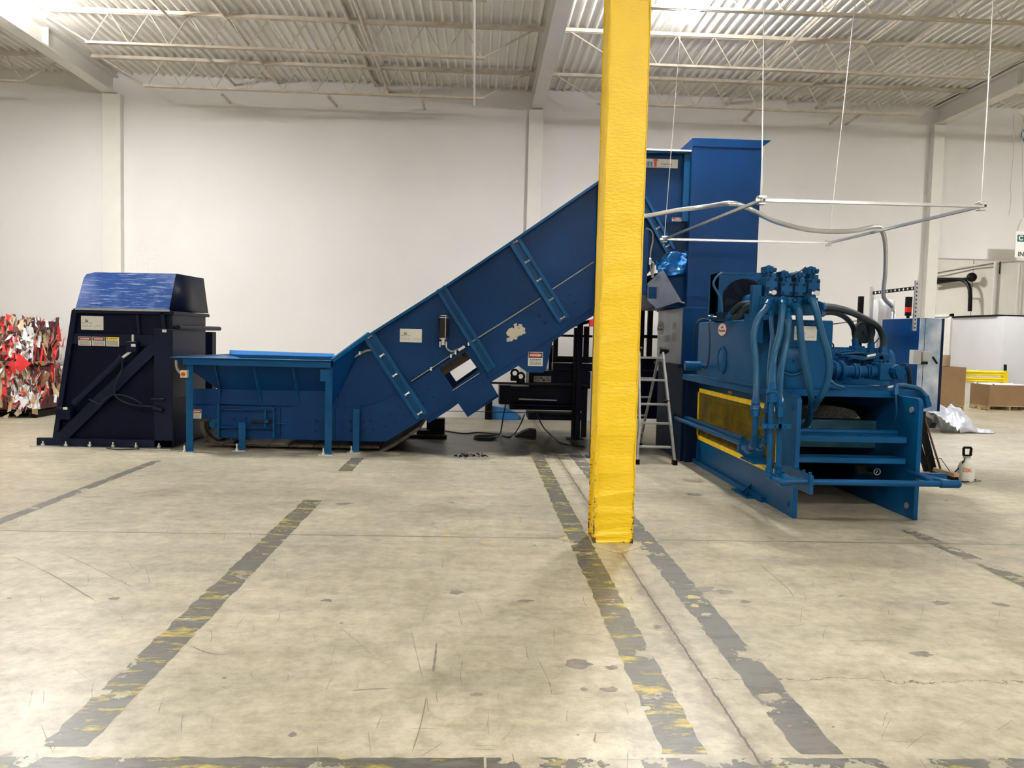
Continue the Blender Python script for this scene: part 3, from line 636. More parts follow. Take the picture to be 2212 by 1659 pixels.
# belt return bulging below, slatted steel
m_ = MB()
ret = [(833, 957), (862, 942), (890, 924), (915, 907)]
for a, b in zip(ret, ret[1:]): m_.bar(P(*a, 12.35)+V(0, 0, -.03), P(*b, 12.35)+V(0, 0, -.03), KB-KY-.12, .045)
bt_ = [(475, 948), (520, 951), (560, 952), (610, 953), (650, 954), (700, 955), (750, 956), (790, 957), (833, 957)]
for a, b in zip(bt_, bt_[1:]):
    qa, qb = P(*a, 12.35), P(*b, 12.35); m_.bar(qa+(qb-qa)*.04+V(0, 0, .05), qb+V(0, 0, .05), KB-KY-.12, .03)
m_.build('return_belt', 'belt', K)
m_ = MB(); c = P(478, 917, KY+.4)      # curved tail of the belt
pts = [at(a, b, Y=KY+.1) for a, b in ((436, 908), (438, 928), (449, 946), (465, 957), (482, 961), (497, 955), (510, 947))]
for a, b in zip(pts, pts[1:]):
    m_.bar(a+(b-a)*.03+V(0, .8, 0), b+V(0, .8, 0), 1.6, .06)
m_.build('tail_belt', 'belt', K)
m_ = MB(); pts2 = [at(a, b, Y=KY+.12) for a, b in ((446, 910), (449, 930), (462, 944), (475, 950))]
for a, b in zip(pts2, pts2[1:]): m_.bar(a+V(0, .7, 0), b+V(0, .7, 0), 1.4, .03)
m_.build('chain_track', 'dark_steel', K)
m_ = MB(); c = P(463, 916); m_.cyl((c.x, KY-.02, c.z), (c.x, KY+.3, c.z), .068, n=24); m_.cyl((c.x, KY-.05, c.z), (c.x, KY, c.z), .035, n=16); m_.build('tail_bearing', 'blue_bal', K, bevel=.004)
# tail housing and take up frame
m_ = MB(); a, b = P(410, 873), P(474, 906); m_.box(a.x, b.x, KY, KY+.03, b.z, a.z); m_.build('tail_cover', 'blue', K)
m_ = MB(); a, b = P(474, 876), P(594, 879)
def hb(x0, y0, x1, y1, dy, t): q0 = P(x0, y0); q1 = P(x1, y1); m_.box(min(q0.x, q1.x), max(q0.x, q1.x), KY-dy, KY-dy+t, min(q0.z, q1.z), max(q0.z, q1.z))
hb(473, 873, 476, 946, .07, .07); hb(592, 881, 595, 944, .07, .07); hb(476, 883, 592, 886, .08, .08); hb(476, 922, 592, 925, .08, .08); hb(574, 886, 577, 922, .07, .07); hb(595, 913, 620, 914.5, .05, .02)
m_.build('take_up_frame', 'blue_bal', K)
m_ = MB(); q = P(545, 910); r = P(592, 911); m_.cyl((q.x, KY-.05, q.z), (r.x, KY-.05, r.z), .02, n=12); m_.build('take_up_screw', 'dark_steel', K)
m_ = MB(); q = P(576, 909); m_.cyl((q.x-.02, KY-.05, q.z), (q.x+.04, KY-.05, q.z), .035, n=6); m_.build('nut', 'blue_bal', K)
m_ = MB()
for a, b, c_, d in (((606, 880), (606, 948), 0, 0), ((725, 880), (725, 951), 0, 0)): m_.bar(P(*a, KY-.002), P(*b, KY-.002), .008, .006, (0, 1, 0))
m_.build('seam', 'blue_dark', K)
# top rail
m_ = MB()
tr = [P(*p, KY) for p in top]
for a, b in zip(tr, tr[1:]): m_.bar(a+V(0, -.02, -.03), b+V(0, -.02, -.03), .12, .035, (0, 0, 1))
m_.build('top_rail', 'blue_bal', K, bevel=.003)
m_ = MB()
for a, b in zip(tr, tr[1:]): m_.bar(a+V(0, KB-KY, -.03), b+V(0, KB-KY, -.03), .1, .03, (0, 0, 1))
m_.build('top_rail', 'blue_bal', K)
m_ = MB(); m_.bar(P(1393, 323.5, KY-.08), P(1493, 326.5, KY-.08), .05, .02); m_.build('head_rim', 'white', K)
# section flanges with bolts
def flange(a, b, w_, bolts, gap=.03):
    A_, B_ = P(*a, KY), P(*b, KY); d = (B_-A_).normalized(); s = Vector((-d.z, 0, d.x)); m_ = MB()
    for k in (-1, 1): m_.bar(A_+s*k*w_*.5+V(0, -.02, 0), B_+s*k*w_*.5+V(0, -.02, 0), w_*.38, .09, (0, 1, 0))
    m_.bar(A_+V(0, .01, 0), B_+V(0, .01, 0), w_, .05, (0, 1, 0))
    f_ = m_.build('section_flange', 'blue_bal', K, bevel=.003); first = None
    for t in bolts:
        q = A_+(B_-A_)*t+V(0, -.03, 0)
        if first is None:
            mb = MB(); mb.cyl(q-s*.055, q+s*.055, .010, n=8); mb.cyl(q-s*.045, q-s*.02, .019, n=6); mb.cyl(q+s*.02, q+s*.045, .019, n=6); first = mb.build('bolt', 'zinc', f_); q0 = q
        else: copy_part(first, f_, q-q0)
flange((797, 723), (912, 899), .13, (.02, .25, .49, .72, .96)); flange((1109, 518), (1218, 692), .13, (.03, .27, .5, .74, .97))
flange((952, 622), (1062, 798), .11, ()); flange((1386, 432), (1447, 543), .11, (.55, .9))
# little bolts on the case: plain bosses
m_ = MB()
for a, b in ((785, 911), (802, 909), (827, 902), (843, 895), (785, 932), (807, 928), (833, 921), (853, 911), (864, 881), (875, 897), (903, 855), (925, 840), (915, 870), (936, 857), (682, 910), (682, 930), (757, 911), (757, 930), (1165, 682), (1177, 698), (1187, 667), (1209, 652), (1220, 669), (1230, 638), (1241, 655), (505, 905), (532, 905)):
    q = P(a, b); m_.cyl((q.x, KY-.012, q.z), (q.x, KY, q.z), .017, n=10)
m_.build('rivets', 'blue_dark', K, kind='stuff')
# hopper on top of the bed
RZ = 1.305; f0, f1 = at(376, 771, Y=11.1), at(717, 784, Y=11.05); yb = 13.15
fl_, fr_ = Vector((f0.x, 11.08, RZ)), Vector((f1.x, 11.08, RZ)); bl_, br_ = Vector((at(512, 765, Y=yb).x, yb, RZ)), Vector((at(722, 772, Y=yb).x, yb, RZ))
bl_.x = f0.x+.12
g0 = P(470, 848, KY); g1 = P(718, 853, KY); zb = .86
in_f0, in_f1 = Vector((P(470, 848).x, KY, zb)), Vector((f1.x, KY, zb)); in_b0, in_b1 = Vector((in_f0.x, KB-.1, zb)), Vector((f1.x, KB-.1, zb))
m_ = MB()
m_.add([fl_, fr_, in_f1, in_f0], [(0, 1, 2, 3)]); m_.add([bl_, br_, in_b1, in_b0], [(0, 1, 2, 3)]); m_.add([fl_, bl_, in_b0, in_f0], [(0, 1, 2, 3)])
h1 = m_.build('hopper_wall', 'blue', K, smooth=0); s_ = h1.modifiers.new('solid', 'SOLIDIFY'); s_.thickness = .012
m_ = MB()      # bright upstand at the back and right, sloping lip at the left
m_.add([bl_+V(0, .02, .07), br_+V(0, .02, .05), br_, bl_], [(0, 1, 2, 3)])
m_.add([fl_+V(-.04, 0, 0), bl_+V(-.04, 0, .0), bl_+V(.25, 0, -.08), fl_+V(.25, .2, -.08)], [(0, 1, 2, 3)])
h2 = m_.build('hopper_lip', 'shaft_blue', K, smooth=0); s_ = h2.modifiers.new('solid', 'SOLIDIFY'); s_.thickness = .01
m_ = MB(); m_.bar(fl_+V(.14, .0, -.045), fr_+V(-.02, 0, -.045), .09, .09); m_.box(fl_.x-.02, fr_.x, 11.0, 11.14, RZ, RZ+.012); m_.build('hopper_rim', 'blue_bal', K, bevel=.004)
m_ = MB(); m_.bar(bl_+V(0, 0, -.045), br_+V(0, 0, -.045), .09, .09); m_.build('hopper_rim', 'blue_bal', K)
# lower skirt of hopper (above bed) with ribs
m_ = MB(); a, b = P(410, 848), P(718, 880); m_.box(a.x, f1.x, KY+.0, KY+.03, P(500, 876).z, zb); m_.build('skirt', 'blue', K)
for (a, b, c_, d) in (((464, 789), (477, 850), (474, 873), (487, 850)), ((547, 791), (558, 853), (564, 874), (570, 853)), ((632, 794), (641, 854), (644, 876), (651, 854))):
    t0 = at(*a, Y=11.12); t1 = P(*b); t2 = P(*c_); m_ = MB()
    m_.prism([Vector((t0.x, 11.12, RZ-.08)), Vector((t0.x, 11.12, RZ-.14)), Vector((t1.x, KY-.07, zb+.02)), Vector((t2.x, KY-.005, t2.z)), Vector((t2.x, KY+.0, zb)), ], (.012, 0, 0)); m_.build('gusset', 'blue_bal', K)
# hopper end cheek between hopper and incline
m_ = MB(); m_.add([Vector((f1.x, 11.08, RZ+.01)), P(795, 722, KY+.0), P(717, 880, KY+.01), Vector((f1.x, KY+.01, zb))], [(0, 1, 2), (0, 2, 3)]); h3 = m_.build('transition_sheet', 'blue', K, smooth=0); s_ = h3.modifiers.new('solid', 'SOLIDIFY'); s_.thickness = .012
m_ = MB(); m_.bar(Vector((f1.x, 11.06, RZ+.01)), P(797, 721, KY-.02), .05, .05); m_.build('transition_rail', 'blue_bal', K)
# legs (angle section)
def leg(px, py, ztop, y=None, w_=.075, foot=True):
    g = at(px, py, Z=0) if y is None else Vector((at(px, py, Y=y).x, y, 0)); m_ = MB(); x, y = g.x, g.y
    m_.box(x-w_*.75, x, y-.0, y+.012, .0, ztop); m_.box(x, x+.012, y, y+w_, 0, ztop); m_.box(x+.012, x+w_*.5, y-.0, y+.012, 0, ztop)
    l = m_.build('leg', 'blue_bal', K, bevel=.002)
    m_ = MB(); m_.box(x-.13, x+.06, y-.08, y+.08, 0, .012); m_.cyl((x-.07, y-.03, .012), (x-.07, y-.03, .10), .011, n=8); m_.cyl((x-.07, y-.03, .012), (x-.07, y-.03, .035), .024, n=6); m_.build('anchor_foot', 'zinc', l)
leg(411, 976, RZ-.09, 11.10); leg(710, 980, RZ-.09, 11.10); leg(524, 973, .40, KY-.1); leg(770, 976, .62, KY-.1)
for px in (411, 710): 
    g = at(px, 976, Y=11.1); m_ = MB(); m_.box(g.x-.05, g.x+.02, 13.0, 13.07, 0, RZ-.09); m_.build('leg', 'blue', K)
m_ = MB(); a, b = at(692, 798, Y=11.09), at(712, 824, Y=11.09); m_.box(a.x, b.x, 11.08, 11.092, b.z, a.z); m_.build('gusset_plate', 'blue_bal', K)
# tall support at the column
g = at(1281, 985, Y=11.36); m_ = MB(); zt2 = P(1292, 392).z; m_.box(g.x-.045, g.x+.045, 11.33, 11.345, 0, zt2); m_.box(g.x-.045, g.x-.03, 11.345, 11.43, 0, zt2); tl = m_.build('leg', 'blue_bal', K, bevel=.002)
m_ = MB(); m_.box(g.x-.1, g.x+.1, 11.28, 11.46, 0, .014); m_.build('anchor_foot', 'blue_bal', tl)
m_ = MB(); m_.box(g.x-.045, g.x+.045, 13.2, 13.3, 0, 2.2); m_.build('leg', 'navy', K)
m_ = MB(); c = at(1283, 745, Y=11.25); m_.box(g.x+.0, g.x+.16, 11.2, 11.33, at(1283, 815, Y=11.25).z, at(1283, 708, Y=11.25).z); bx = m_.build('switch_box', 'grey_plastic', K, bevel=.004)
m_ = MB(); c = at(1277, 698, Y=11.25); m_.box(c.x-.025, c.x+.03, 11.2, 11.3, c.z-.05, c.z+.05); m_.build('red_handle', 'red', bx, bevel=.008)
# hatch: chain visible inside, hinged cover plate hanging down
m_ = MB()
for k, (a, b) in enumerate((((951, 800), (972, 786)), ((976, 783), (1000, 768)))):
    m_.bar(P(*a, KY+.14)+V(0, 0, -.0), P(*b, KY+.14), .05, .05, (0, 1, 0))
m_.bar(P(950, 803, KY+.18), P(1010, 765, KY+.18), .16, .05, (0, 1, 0)); m_.build('drive_chain', 'belt', K)
cv = [(974, 849), (1047, 804), (1076.6, 854.5), (1009, 899)]; m_ = MB(); m_.prism([P(*p, KY-.03) for p in cv], (0, .012, 0)); m_.bar(P(1009, 899, KY-.015), P(1076, 855, KY-.015), .03, .03); hc = m_.build('hatch_cover', 'blue', K)
m_ = MB(); m_.bar(P(977, 844, KY-.035), P(1036, 806, KY-.035), .006, .012, (0, 1, 0)); m_.build('hinge', 'steel', hc)
# crumpled oily stain on the cover
# white adhesive residue where a sticker was torn off
m_ = MB(); random.seed(11); cc = P(1120, 722, KY-.003)
for i in range(95):
    a = random.uniform(.1, 3.2); rr = random.uniform(.035, .165); q = cc+V(math.cos(a+.5)*rr, 0, math.sin(a+.5)*rr-.03)+V(0, -i*.0001, 0); n_ = 5; r_ = random.uniform(.012, .04)
    m_.prism([q+V(math.cos(2*PI*j/n_+a)*r_*random.uniform(.5, 1.5), 0, math.sin(2*PI*j/n_+a)*r_*random.uniform(.5, 1.3)) for j in range(n_)], (0, .002, 0))
m_.build('torn_sticker', 'rustpaint', K, smooth=0)
c, w_, h_ = rect_px(0, 864, 710, 911, 740, KY+.02); trader(K, (c.x, KY+.024, c.z), w_, h_)
c, w_, h_ = rect_px(0, 1141, 760, 1172, 791, KY); danger(K, (c.x, KY-.004, c.z), w_, h_)
c, w_, h_ = rect_px(0, 413.5, 884, 435, 904, KY); danger(K, (c.x, KY-.004, c.z), w_, h_)
c, w_, h_ = rect_px(0, 1451, 470, 1474, 479, KY); danger(K, (c.x, KY-.02, c.z), w_, h_)
# maker's plate on the head
c, w_, h_ = rect_px(0, 1372, 341, 1464.5, 363, KY); pl = Plate((c.x, KY+.02, c.z), (1, 0, 0), (0, 0, 1), w_, h_); b = MB(); pl.rect(b, 0, 1, 0, 1, -.003, .004); mp_ = b.build('maker_plate', 'offwhite', K, smooth=0)
pl.text(mp_, 'mayfran', .735, .42, h_*.40, 'logo_blue', d=.006, off=.0006, xs=1.0); pl.text(mp_, 'INTERNATIONAL', .735, .13, h_*.15, 'decal_red', d=.006, xs=1.1)
b = MB()
for u in (.22, .29, .36): pl.rect(b, u, u+.055, .06, .66, .004, .006)
b.build('logo_bars', 'logo_blue', mp_, smooth=0); b = MB(); pl.rect(b, .445, .51, .06, .68, .004, .006); pl.oval(b, .48, .85, .055, .13, .004, .006); b.build('logo_dot', 'red', mp_, smooth=0)
# head frame posts and end
m_ = MB(); q = P(1480, 400); m_.box(P(1474, 400).x, P(1489, 400).x, KY-.06, KY+.03, P(1480, 480).z, P(1480, 328).z); m_.build('head_post', 'blue_bal', K, bevel=.004)
m_ = MB(); m_.prism([P(*p, KY-.01) for p in ((1413, 480), (1488, 480), (1488, 541), (1452, 541))], (0, .02, 0)); m_.build('side_cover', 'mitt_cover' if 'mitt_cover' in M else 'blue_dark', K)
m_ = MB(); m_.box(P(1391, 400).x, P(1489, 400).x, KY+.0, KB, P(1480, 330).z, P(1480, 327).z); m_.build('head_top', 'blue', K)
# hanging leg by the ladder
m_ = MB(); m_.box(P(1387, 500).x, P(1398, 500).x, KY-.1, KY+.0, P(1390, 638).z, P(1390, 498).z); m_.box(P(1398, 636).x, P(1415, 636).x, KY-.1, KY+.05, P(1400, 645).z, P(1400, 620).z); m_.build('junction_post', 'blue', K, bevel=.004)
# conduits on the conveyor
def cond(pts, r, m='conduit_grey', y=KY-.03, name='conduit'):
    mb = MB(); mb.tube(spline([P(a, b, y) for a, b in pts], 6), r, 8); return mb.build(name, m, K)
cond(((717, 790), (735, 787), (752, 781), (770, 768), (790, 758), (803, 756)), .018); cond(((380, 778), (382, 795), (390, 806), (394, 808)), .018, y=11.05)
cond(((888, 824), (945, 787), (985, 760)), .008, 'conduit_grey'); cond(((1010, 744), (1090, 694), (1168, 644)), .009, 'conduit_grey'); cond(((1190, 627), (1283, 566)), .009, 'conduit_grey')
cond(((962, 742), (966, 753), (976, 759), (990, 754), (997, 753)), .013); cond(((1395, 493), (1408, 500), (1410, 520), (1405, 545), (1404, 560)), .013); 
cond(((1404, 572), (1408, 590), (1425, 625), (1443, 643), (1480, 655), (1522, 662)), .014); cond(((1412, 640), (1440, 645), (1480, 658), (1522, 665)), .012, 'rubber'); cond(((1406, 565), (1411, 572), (1409, 600)), .02)
m_ = MB(); c = P(1403.5, 565, KY-.04); m_.box(c.x-.02, c.x+.02, c.y-.03, c.y+.03, c.z-.05, c.z+.05); m_.build('conduit_box', 'steel', K, bevel=.01)
m_ = MB(); c = P(1418, 630, KY-.04); m_.box(c.x-.05, c.x+.04, c.y-.03, c.y+.03, c.z-.05, c.z+.05); m_.build('outlet_box', 'alu', K, bevel=.004)
m_ = MB(); m_.bar(P(990, 757, KY-.04), P(1004, 748, KY-.04), .04, .045, (0, 1, 0)); m_.build('conduit_box', 'steel', K, bevel=.006)
m_ = MB()
for a, b in ((748, 784), (777, 763), (805, 755), (931, 797), (974, 769), (984, 762), (1012, 743)): q = P(a, b, KY-.04); m_.box(q.x-.012, q.x+.012, q.y-.01, q.y+.04, q.z-.025, q.z+.025)
m_.build('conduit_clamp', 'zinc', K, kind='stuff')
# signal lamp / beacon cylinder
sx = P(958, 710, KY-.07).x; zb_, zt3 = P(958, 730, KY-.07).z, P(958, 681, KY-.07).z
m_ = MB(); m_.cyl((sx, KY-.07, zb_), (sx, KY-.07, zt3-.04), .072, n=24); wl = m_.build('warning_lamp', 'dark_glass', K)
m_ = MB(); m_.cyl((sx, KY-.07, zb_-.02), (sx, KY-.07, zb_), .06, n=20); m_.cyl((sx, KY-.07, zt3-.04), (sx, KY-.07, zt3-.03), .075, n=24); m_.cyl((sx, KY-.07, zt3-.01), (sx, KY-.07, zt3), .05, n=20); m_.tube([(sx+.03, KY-.145, zb_), (sx+.03, KY-.145, zt3)], .005, 6); m_.build('lamp_cap', 'steel', wl)
m_ = MB(); m_.cyl((sx, KY-.07, zb_-.10), (sx, KY-.07, zb_-.02), .03, n=12)
for k in (-.045, .045): m_.cyl((sx+k, KY-.07, zb_-.13), (sx+k, KY-.07, zb_-.05), .013, n=8)
m_.build('lamp_bracket', 'steel', wl)
# emergency stop on the hopper leg
c = at(397, 808, Y=11.04); m_ = MB(); m_.box(c.x-.045, c.x+.045, 11.03, 11.1, c.z-.05, c.z+.05); es = m_.build('stop_switch', 'offwhite', K, bevel=.004)
m_ = MB(); m_.cyl((c.x, 11.022, c.z), (c.x, 11.03, c.z), .037, n=20); m_.build('yellow_ring', 'decal_yellow', es); m_ = MB(); m_.cyl((c.x-.0, 10.99, c.z), (c.x, 11.022, c.z), .024, n=16); m_.build('red_button', 'red', es, bevel=.004)
# ================================================================ BALER
B = thing('horizontal_baler', (3.7, 9.5, 0), 'large blue horizontal baler with hydraulic hoses, oil tank and charge tower', 'baler')
XL, XR = 3.108, 4.363; YF = 7.56
def side(X, t, sgn):
    zt_ = 1.20; c = .06
    poly = [(X, YF, .0)]+[(X, YF+c-c*math.cos(a), zt_-c+c*math.sin(a)) for a in (0, .4, .8, 1.2, PI/2)]+[(X, 11.1, zt_), (X, 11.1, 0)]
    hole = [(X, a, b) for a, b in (((8.15, .42), (10.45, .42), (10.45, .92), (8.55, .98), (8.35, .95), (8.22, .86), (8.15, .7)) if sgn < 0 else ((8.62, .64), (10.45, .64), (10.45, .90), (9.15, .98), (8.85, .95), (8.70, .87), (8.62, .72)))]
    m_ = MB(); m_.prism(poly, (t, 0, 0), [hole]); o = m_.build('side_plate', 'blue_bal', B, bevel=.003)
    for z in (.12, 1.08): mb = MB(); mb.cyl((X+(-.015 if sgn < 0 else -.015), YF+.12, z), (X+t+.015, YF+.12, z), .03, n=14); mb.build('plate_bolt', 'alu' if sgn > 0 else 'blue_bal', o)
side(XL, .045, -1); side(XR-.045, .045, 1)
# mesh guards
def mesh_guard(X, fm, mm, z0, z1, y0, y1, r=.0035, st=.042):
    m_ = MB()
    for a, b in (((y0, z0), (y1, z0)), ((y1, z0), (y1, z1)), ((y1, z1), (y0, z1)), ((y0, z1), (y0, z0))): m_.bar((X, a[0], a[1]), (X, b[0], b[1]), .012, .055, (1, 0, 0)) if False else m_.box(X-.012, X, min(a[0], b[0])-.03, max(a[0], b[0])+.03, min(a[1], b[1])-.03, max(a[1], b[1])+.03)
    g = m_.build('mesh_guard', fm, B); m_ = MB(); H_ = z1-z0; k = 1.0
    n = int((y1-y0+H_/.5)/st)
    for s in (1, -1):
        for i in range(n):
            ya = y0-H_/.5+i*st if s > 0 else y0+i*st      # slope dz/dy = +-.5
            pts = []
            a = max(y0, ya); b = min(y1, ya+H_/.5)
            if b <= a: continue
            za, zb2 = (a-ya)*.5, (b-ya)*.5
            if s < 0: za, zb2 = H_-za, H_-zb2
            m_.bar((X-.006, a, z0+za), (X-.006, b, z0+zb2), r*1.4, r*1.6, (1, 0, 0))
    m_.build('expanded_mesh', mm, g, smooth=0); return g
pt = at(1509, 853, X=XL); pb = at(1509, 958, X=XL)
mesh_guard(XL-.004, 'yellow_guard', 'mesh_paint', .375, 1.03, 8.0, pt.y-.05, .0030, .046)
mesh_guard(XR-.05, 'dark_steel', 'dark_steel', .64, 1.0, 8.6, 10.5, .005)
# rear lining inside left guard (ram wall, brownish dirt)
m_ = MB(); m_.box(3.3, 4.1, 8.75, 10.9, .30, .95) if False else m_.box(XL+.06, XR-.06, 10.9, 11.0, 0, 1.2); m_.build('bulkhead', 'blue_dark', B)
m_ = MB(); m_.box(XL+.05, XR-.05, 8.35, 8.55, .60, .90); m_.build('ram_block', 'ram_steel', B, bevel=.01)
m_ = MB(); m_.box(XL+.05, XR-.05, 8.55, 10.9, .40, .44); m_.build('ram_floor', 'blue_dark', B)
m_ = MB(); m_.cyl((3.73, 8.55, .72), (3.73, 10.9, .72), .13, n=24); m_.build('main_cylinder', 'blue_dark', B)
def cross(px0, px1, ya, yb, y0, name='cross_rail', d=.22):
    a = at(px0, ya, Y=y0); b = at(px1, yb, Y=y0); z1_, z0_ = a.z, b.z; m_ = MB(); x0, x1 = XL+.04, 4.27
    m_.box(x0, x1, y0, y0+.014, z0_, z1_); m_.box(x0, x1, y0, y0+d, z1_-.014, z1_); m_.box(x0, x1, y0+d-.014, y0+d, z0_, z1_)
    return m_.build(name, 'blue_bal', B, bevel=.003)
cross(1725, 1970, 940, 958, 7.66); cross(1725, 1970, 987, 1003, 7.66)
m_ = MB(); q = at(1725, 931, Y=7.95); m_.cyl((XL+.04, 7.95, q.z), (at(1938, 931, Y=7.95).x, 7.95, q.z), .03, n=12); m_.build('cross_pipe', 'blue_bal', B)
# gauge
c = at(1895, 1019, Y=7.9); m_ = MB(); m_.cyl((c.x, 7.9, c.z), (c.x-.05, 8.1, c.z), .028, n=14); gg = m_.build('gauge_stem', 'blue_dark', B)
m_ = MB(); m_.ring((c.x, 7.9, c.z), (0, 1, 0), .032, .005); m_.build('gauge_bezel', 'steel', gg); m_ = MB(); m_.bar((c.x-.012, 7.895, c.z-.015), (c.x, 7.895, c.z+.015), .004, .004); m_.build('gauge_needle', 'white', gg)
m_ = MB(); c = at(1865, 1012, Y=8.0); m_.box(c.x-.06, c.x+.05, 8.0, 8.05, c.z-.05, c.z+.03); m_.build('gauge_bracket', 'dark_steel', B)
# deck
dz = 1.245; m_ = MB(); m_.box(2.87, 4.60, 8.0, 8.012, dz-.07, dz); m_.box(2.87, 4.60, 8.0, 8.06, dz-.012, dz); m_.box(2.87, 4.60, 7.985, 8.0, dz-.07, dz-.06); m_.box(2.87, 4.60, 8.0, 11.0, dz-.012, dz); m_.box(2.87, 2.882, 8.0, 11.0, dz-.075, dz); m_.box(4.588, 4.60, 8.0, 11.0, dz-.075, dz)
m_.build('deck', 'blue_bal', B, bevel=.002)
# foot plate on floor
q = at(1600, 1067, Z=0); m_ = MB(); m_.box(XL-.14, XL+.01, q.y-.25, q.y+.25, 0, .015); m_.prism([(XL-.13, q.y-.02, .015), (XL, q.y-.02, .015), (XL, q.y-.02, .12)], (0, .015, 0)); m_.cyl((XL-.08, q.y-.1, 0), (XL-.08, q.y-.1, .06), .012, n=8); m_.build('foot_plate', 'blue_bal', B)
q = at(1535, 1035, X=XL-.02); m_ = MB(); m_.box(XL-.05, XL, 8.3, 11.1, 0, .06); m_.build('base_rail', 'blue_bal', B)
# tank
TX0, TX1, TY0, TY1 = 2.885, 3.675, 8.10, 10.35; TZ0, TZ1 = dz, 1.955
m_ = MB(); m_.box(TX0, TX1, TY0, TY1, TZ0, TZ1); tk = m_.build('oil_tank', 'blue_bal', B, bevel=.02)
m_ = MB(); m_.box(TX0-.03, TX1+.04, TY0-.03, TY1+.03, TZ0+.0, TZ0+.02); m_.build('tank_flange', 'blue_bal', tk)
m_ = MB(); c = at(1561, 778, X=TX0); m_.cyl((TX0-.006, c.y, c.z), (TX0+.01, c.y, c.z), .165, n=40); m_.ring((TX0-.006, c.y, c.z), (1, 0, 0), .155, .012, 40); m_.ball((TX0-.004, c.y, c.z), .14, 20, (.12, 1, 1)); m_.build('access_cover', 'blue_bal', tk)
m_ = MB(); c = at(1712, 778, Y=TY0); m_.cyl((c.x, TY0-.006, c.z), (c.x, TY0+.01, c.z), .165, n=40); m_.ring((c.x, TY0-.006, c.z), (0, 1, 0), .155, .012, 40); m_.ball((c.x, TY0-.004, c.z), .14, 20, (1, .25, 1)); m_.cyl((c.x, TY0-.06, c.z), (c.x, TY0-.02, c.z), .013, n=8); m_.build('access_cover', 'blue_bal', tk)
c = at(1561, 712, X=TX0); wolverine(tk, (TX0-.004, c.y, c.z), .335, .155, (0, -1, 0), (0, 0, 1))
c, w_, h_ = rect_px(0, 1716, 704, 1763, 736, TY0); trader(tk, (c.x, TY0-.005, c.z), w_, h_)
c = at(1578, 851, X=XL); pl = Plate((XL-.002, c.y, c.z), (0, -1, 0), (0, 0, 1), .19, .085); b = MB(); pl.rect(b, 0, 1, 0, 1, 0, .003); wn = b.build('warning_label', 'decal_black', B, smooth=0); b = MB(); pl.rect(b, .06, .94, .6, .92, .003, .004); b.build('header', 'orange', wn, smooth=0); lines(pl, wn, 'offwhite', 3, .08, .92, .55, .06, .005)
m_ = MB(); c = at(1497, 790, X=TX0-.15); m_.cyl((TX0-.27, c.y-.0, c.z), (TX0-.27, c.y-.22, c.z), .055, n=20) if False else m_.cyl((TX0-.28, 9.9, c.z), (TX0-.08, 9.9, c.z), .06, n=20); m_.cyl((TX0-.08, 9.9, c.z), (TX0, 9.9, c.z), .025, n=10); m_.build('return_filter', 'blue_bal', tk, bevel=.004)
# cooler with fan
CYY = 9.35; a = at(1551, 590, Y=CYY); b = at(1650, 700, Y=CYY); ctop = at(1600, 590, Y=CYY).z
m_ = MB(); cx0, cx1 = a.x, at(1668, 600, Y=CYY).x; m_.box(cx0, cx1, CYY, CYY+.30, TZ1, ctop); m_.box(cx0-.0, cx0+.02, CYY-.05, CYY+.35, TZ1, ctop+.01); co = m_.build('oil_cooler', 'blue_bal', B, bevel=.004)
m_ = MB(); m_.box(cx0, cx0+.05, CYY-.06, CYY, TZ1, ctop); m_.box(cx0-.01, cx1, CYY-.01, CYY, ctop-.02, ctop+.01); m_.build('cooler_frame', 'blue_bal', co)
fc = at(1609, 652, Y=CYY-.03); m_ = MB(); m_.cyl((fc.x, CYY-.015, fc.z), (fc.x, CYY-.002, fc.z), .27, n=40); m_.build('fan_opening', 'black', co)
m_ = MB()
for k in range(1, 15): m_.ring((fc.x, CYY-.05+.0012*k, fc.z), (0, 1, 0), .07+k*.0145, .0022, 40, 5)
for k in range(12):
    a_ = 2*PI*k/12+.1; m_.tube([(fc.x+.07*math.cos(a_), CYY-.055, fc.z+.07*math.sin(a_)), (fc.x+.275*math.cos(a_), CYY-.03, fc.z+.275*math.sin(a_)), (fc.x+.28*math.cos(a_), CYY, fc.z+.28*math.sin(a_))], .003, 5)
m_.build('fan_guard', 'blue_dark', co)
m_ = MB()
for k in range(6):
    a_ = 2*PI*k/6; d = V(math.cos(a_), 0, math.sin(a_)); s_ = V(-math.sin(a_), 0, math.cos(a_)); c_ = V(fc.x, CYY-.02, fc.z)
    m_.add([c_+d*.05-s_*.02, c_+d*.24-s_*.05+V(0, .01, 0), c_+d*.24+s_*.05+V(0, -.015, 0), c_+d*.05+s_*.02], [(0, 1, 2, 3)])
m_.build('fan_blade', 'dark_steel', co)
m_ = MB(); m_.cyl((fc.x+.03, CYY-.06, fc.z), (fc.x+.03, CYY-.28, fc.z), .085, n=24); m_.ball((fc.x+.03, CYY-.28, fc.z), .085, 20, (1, .35, 1)); m_.build('fan_motor', 'blue_bal', co)
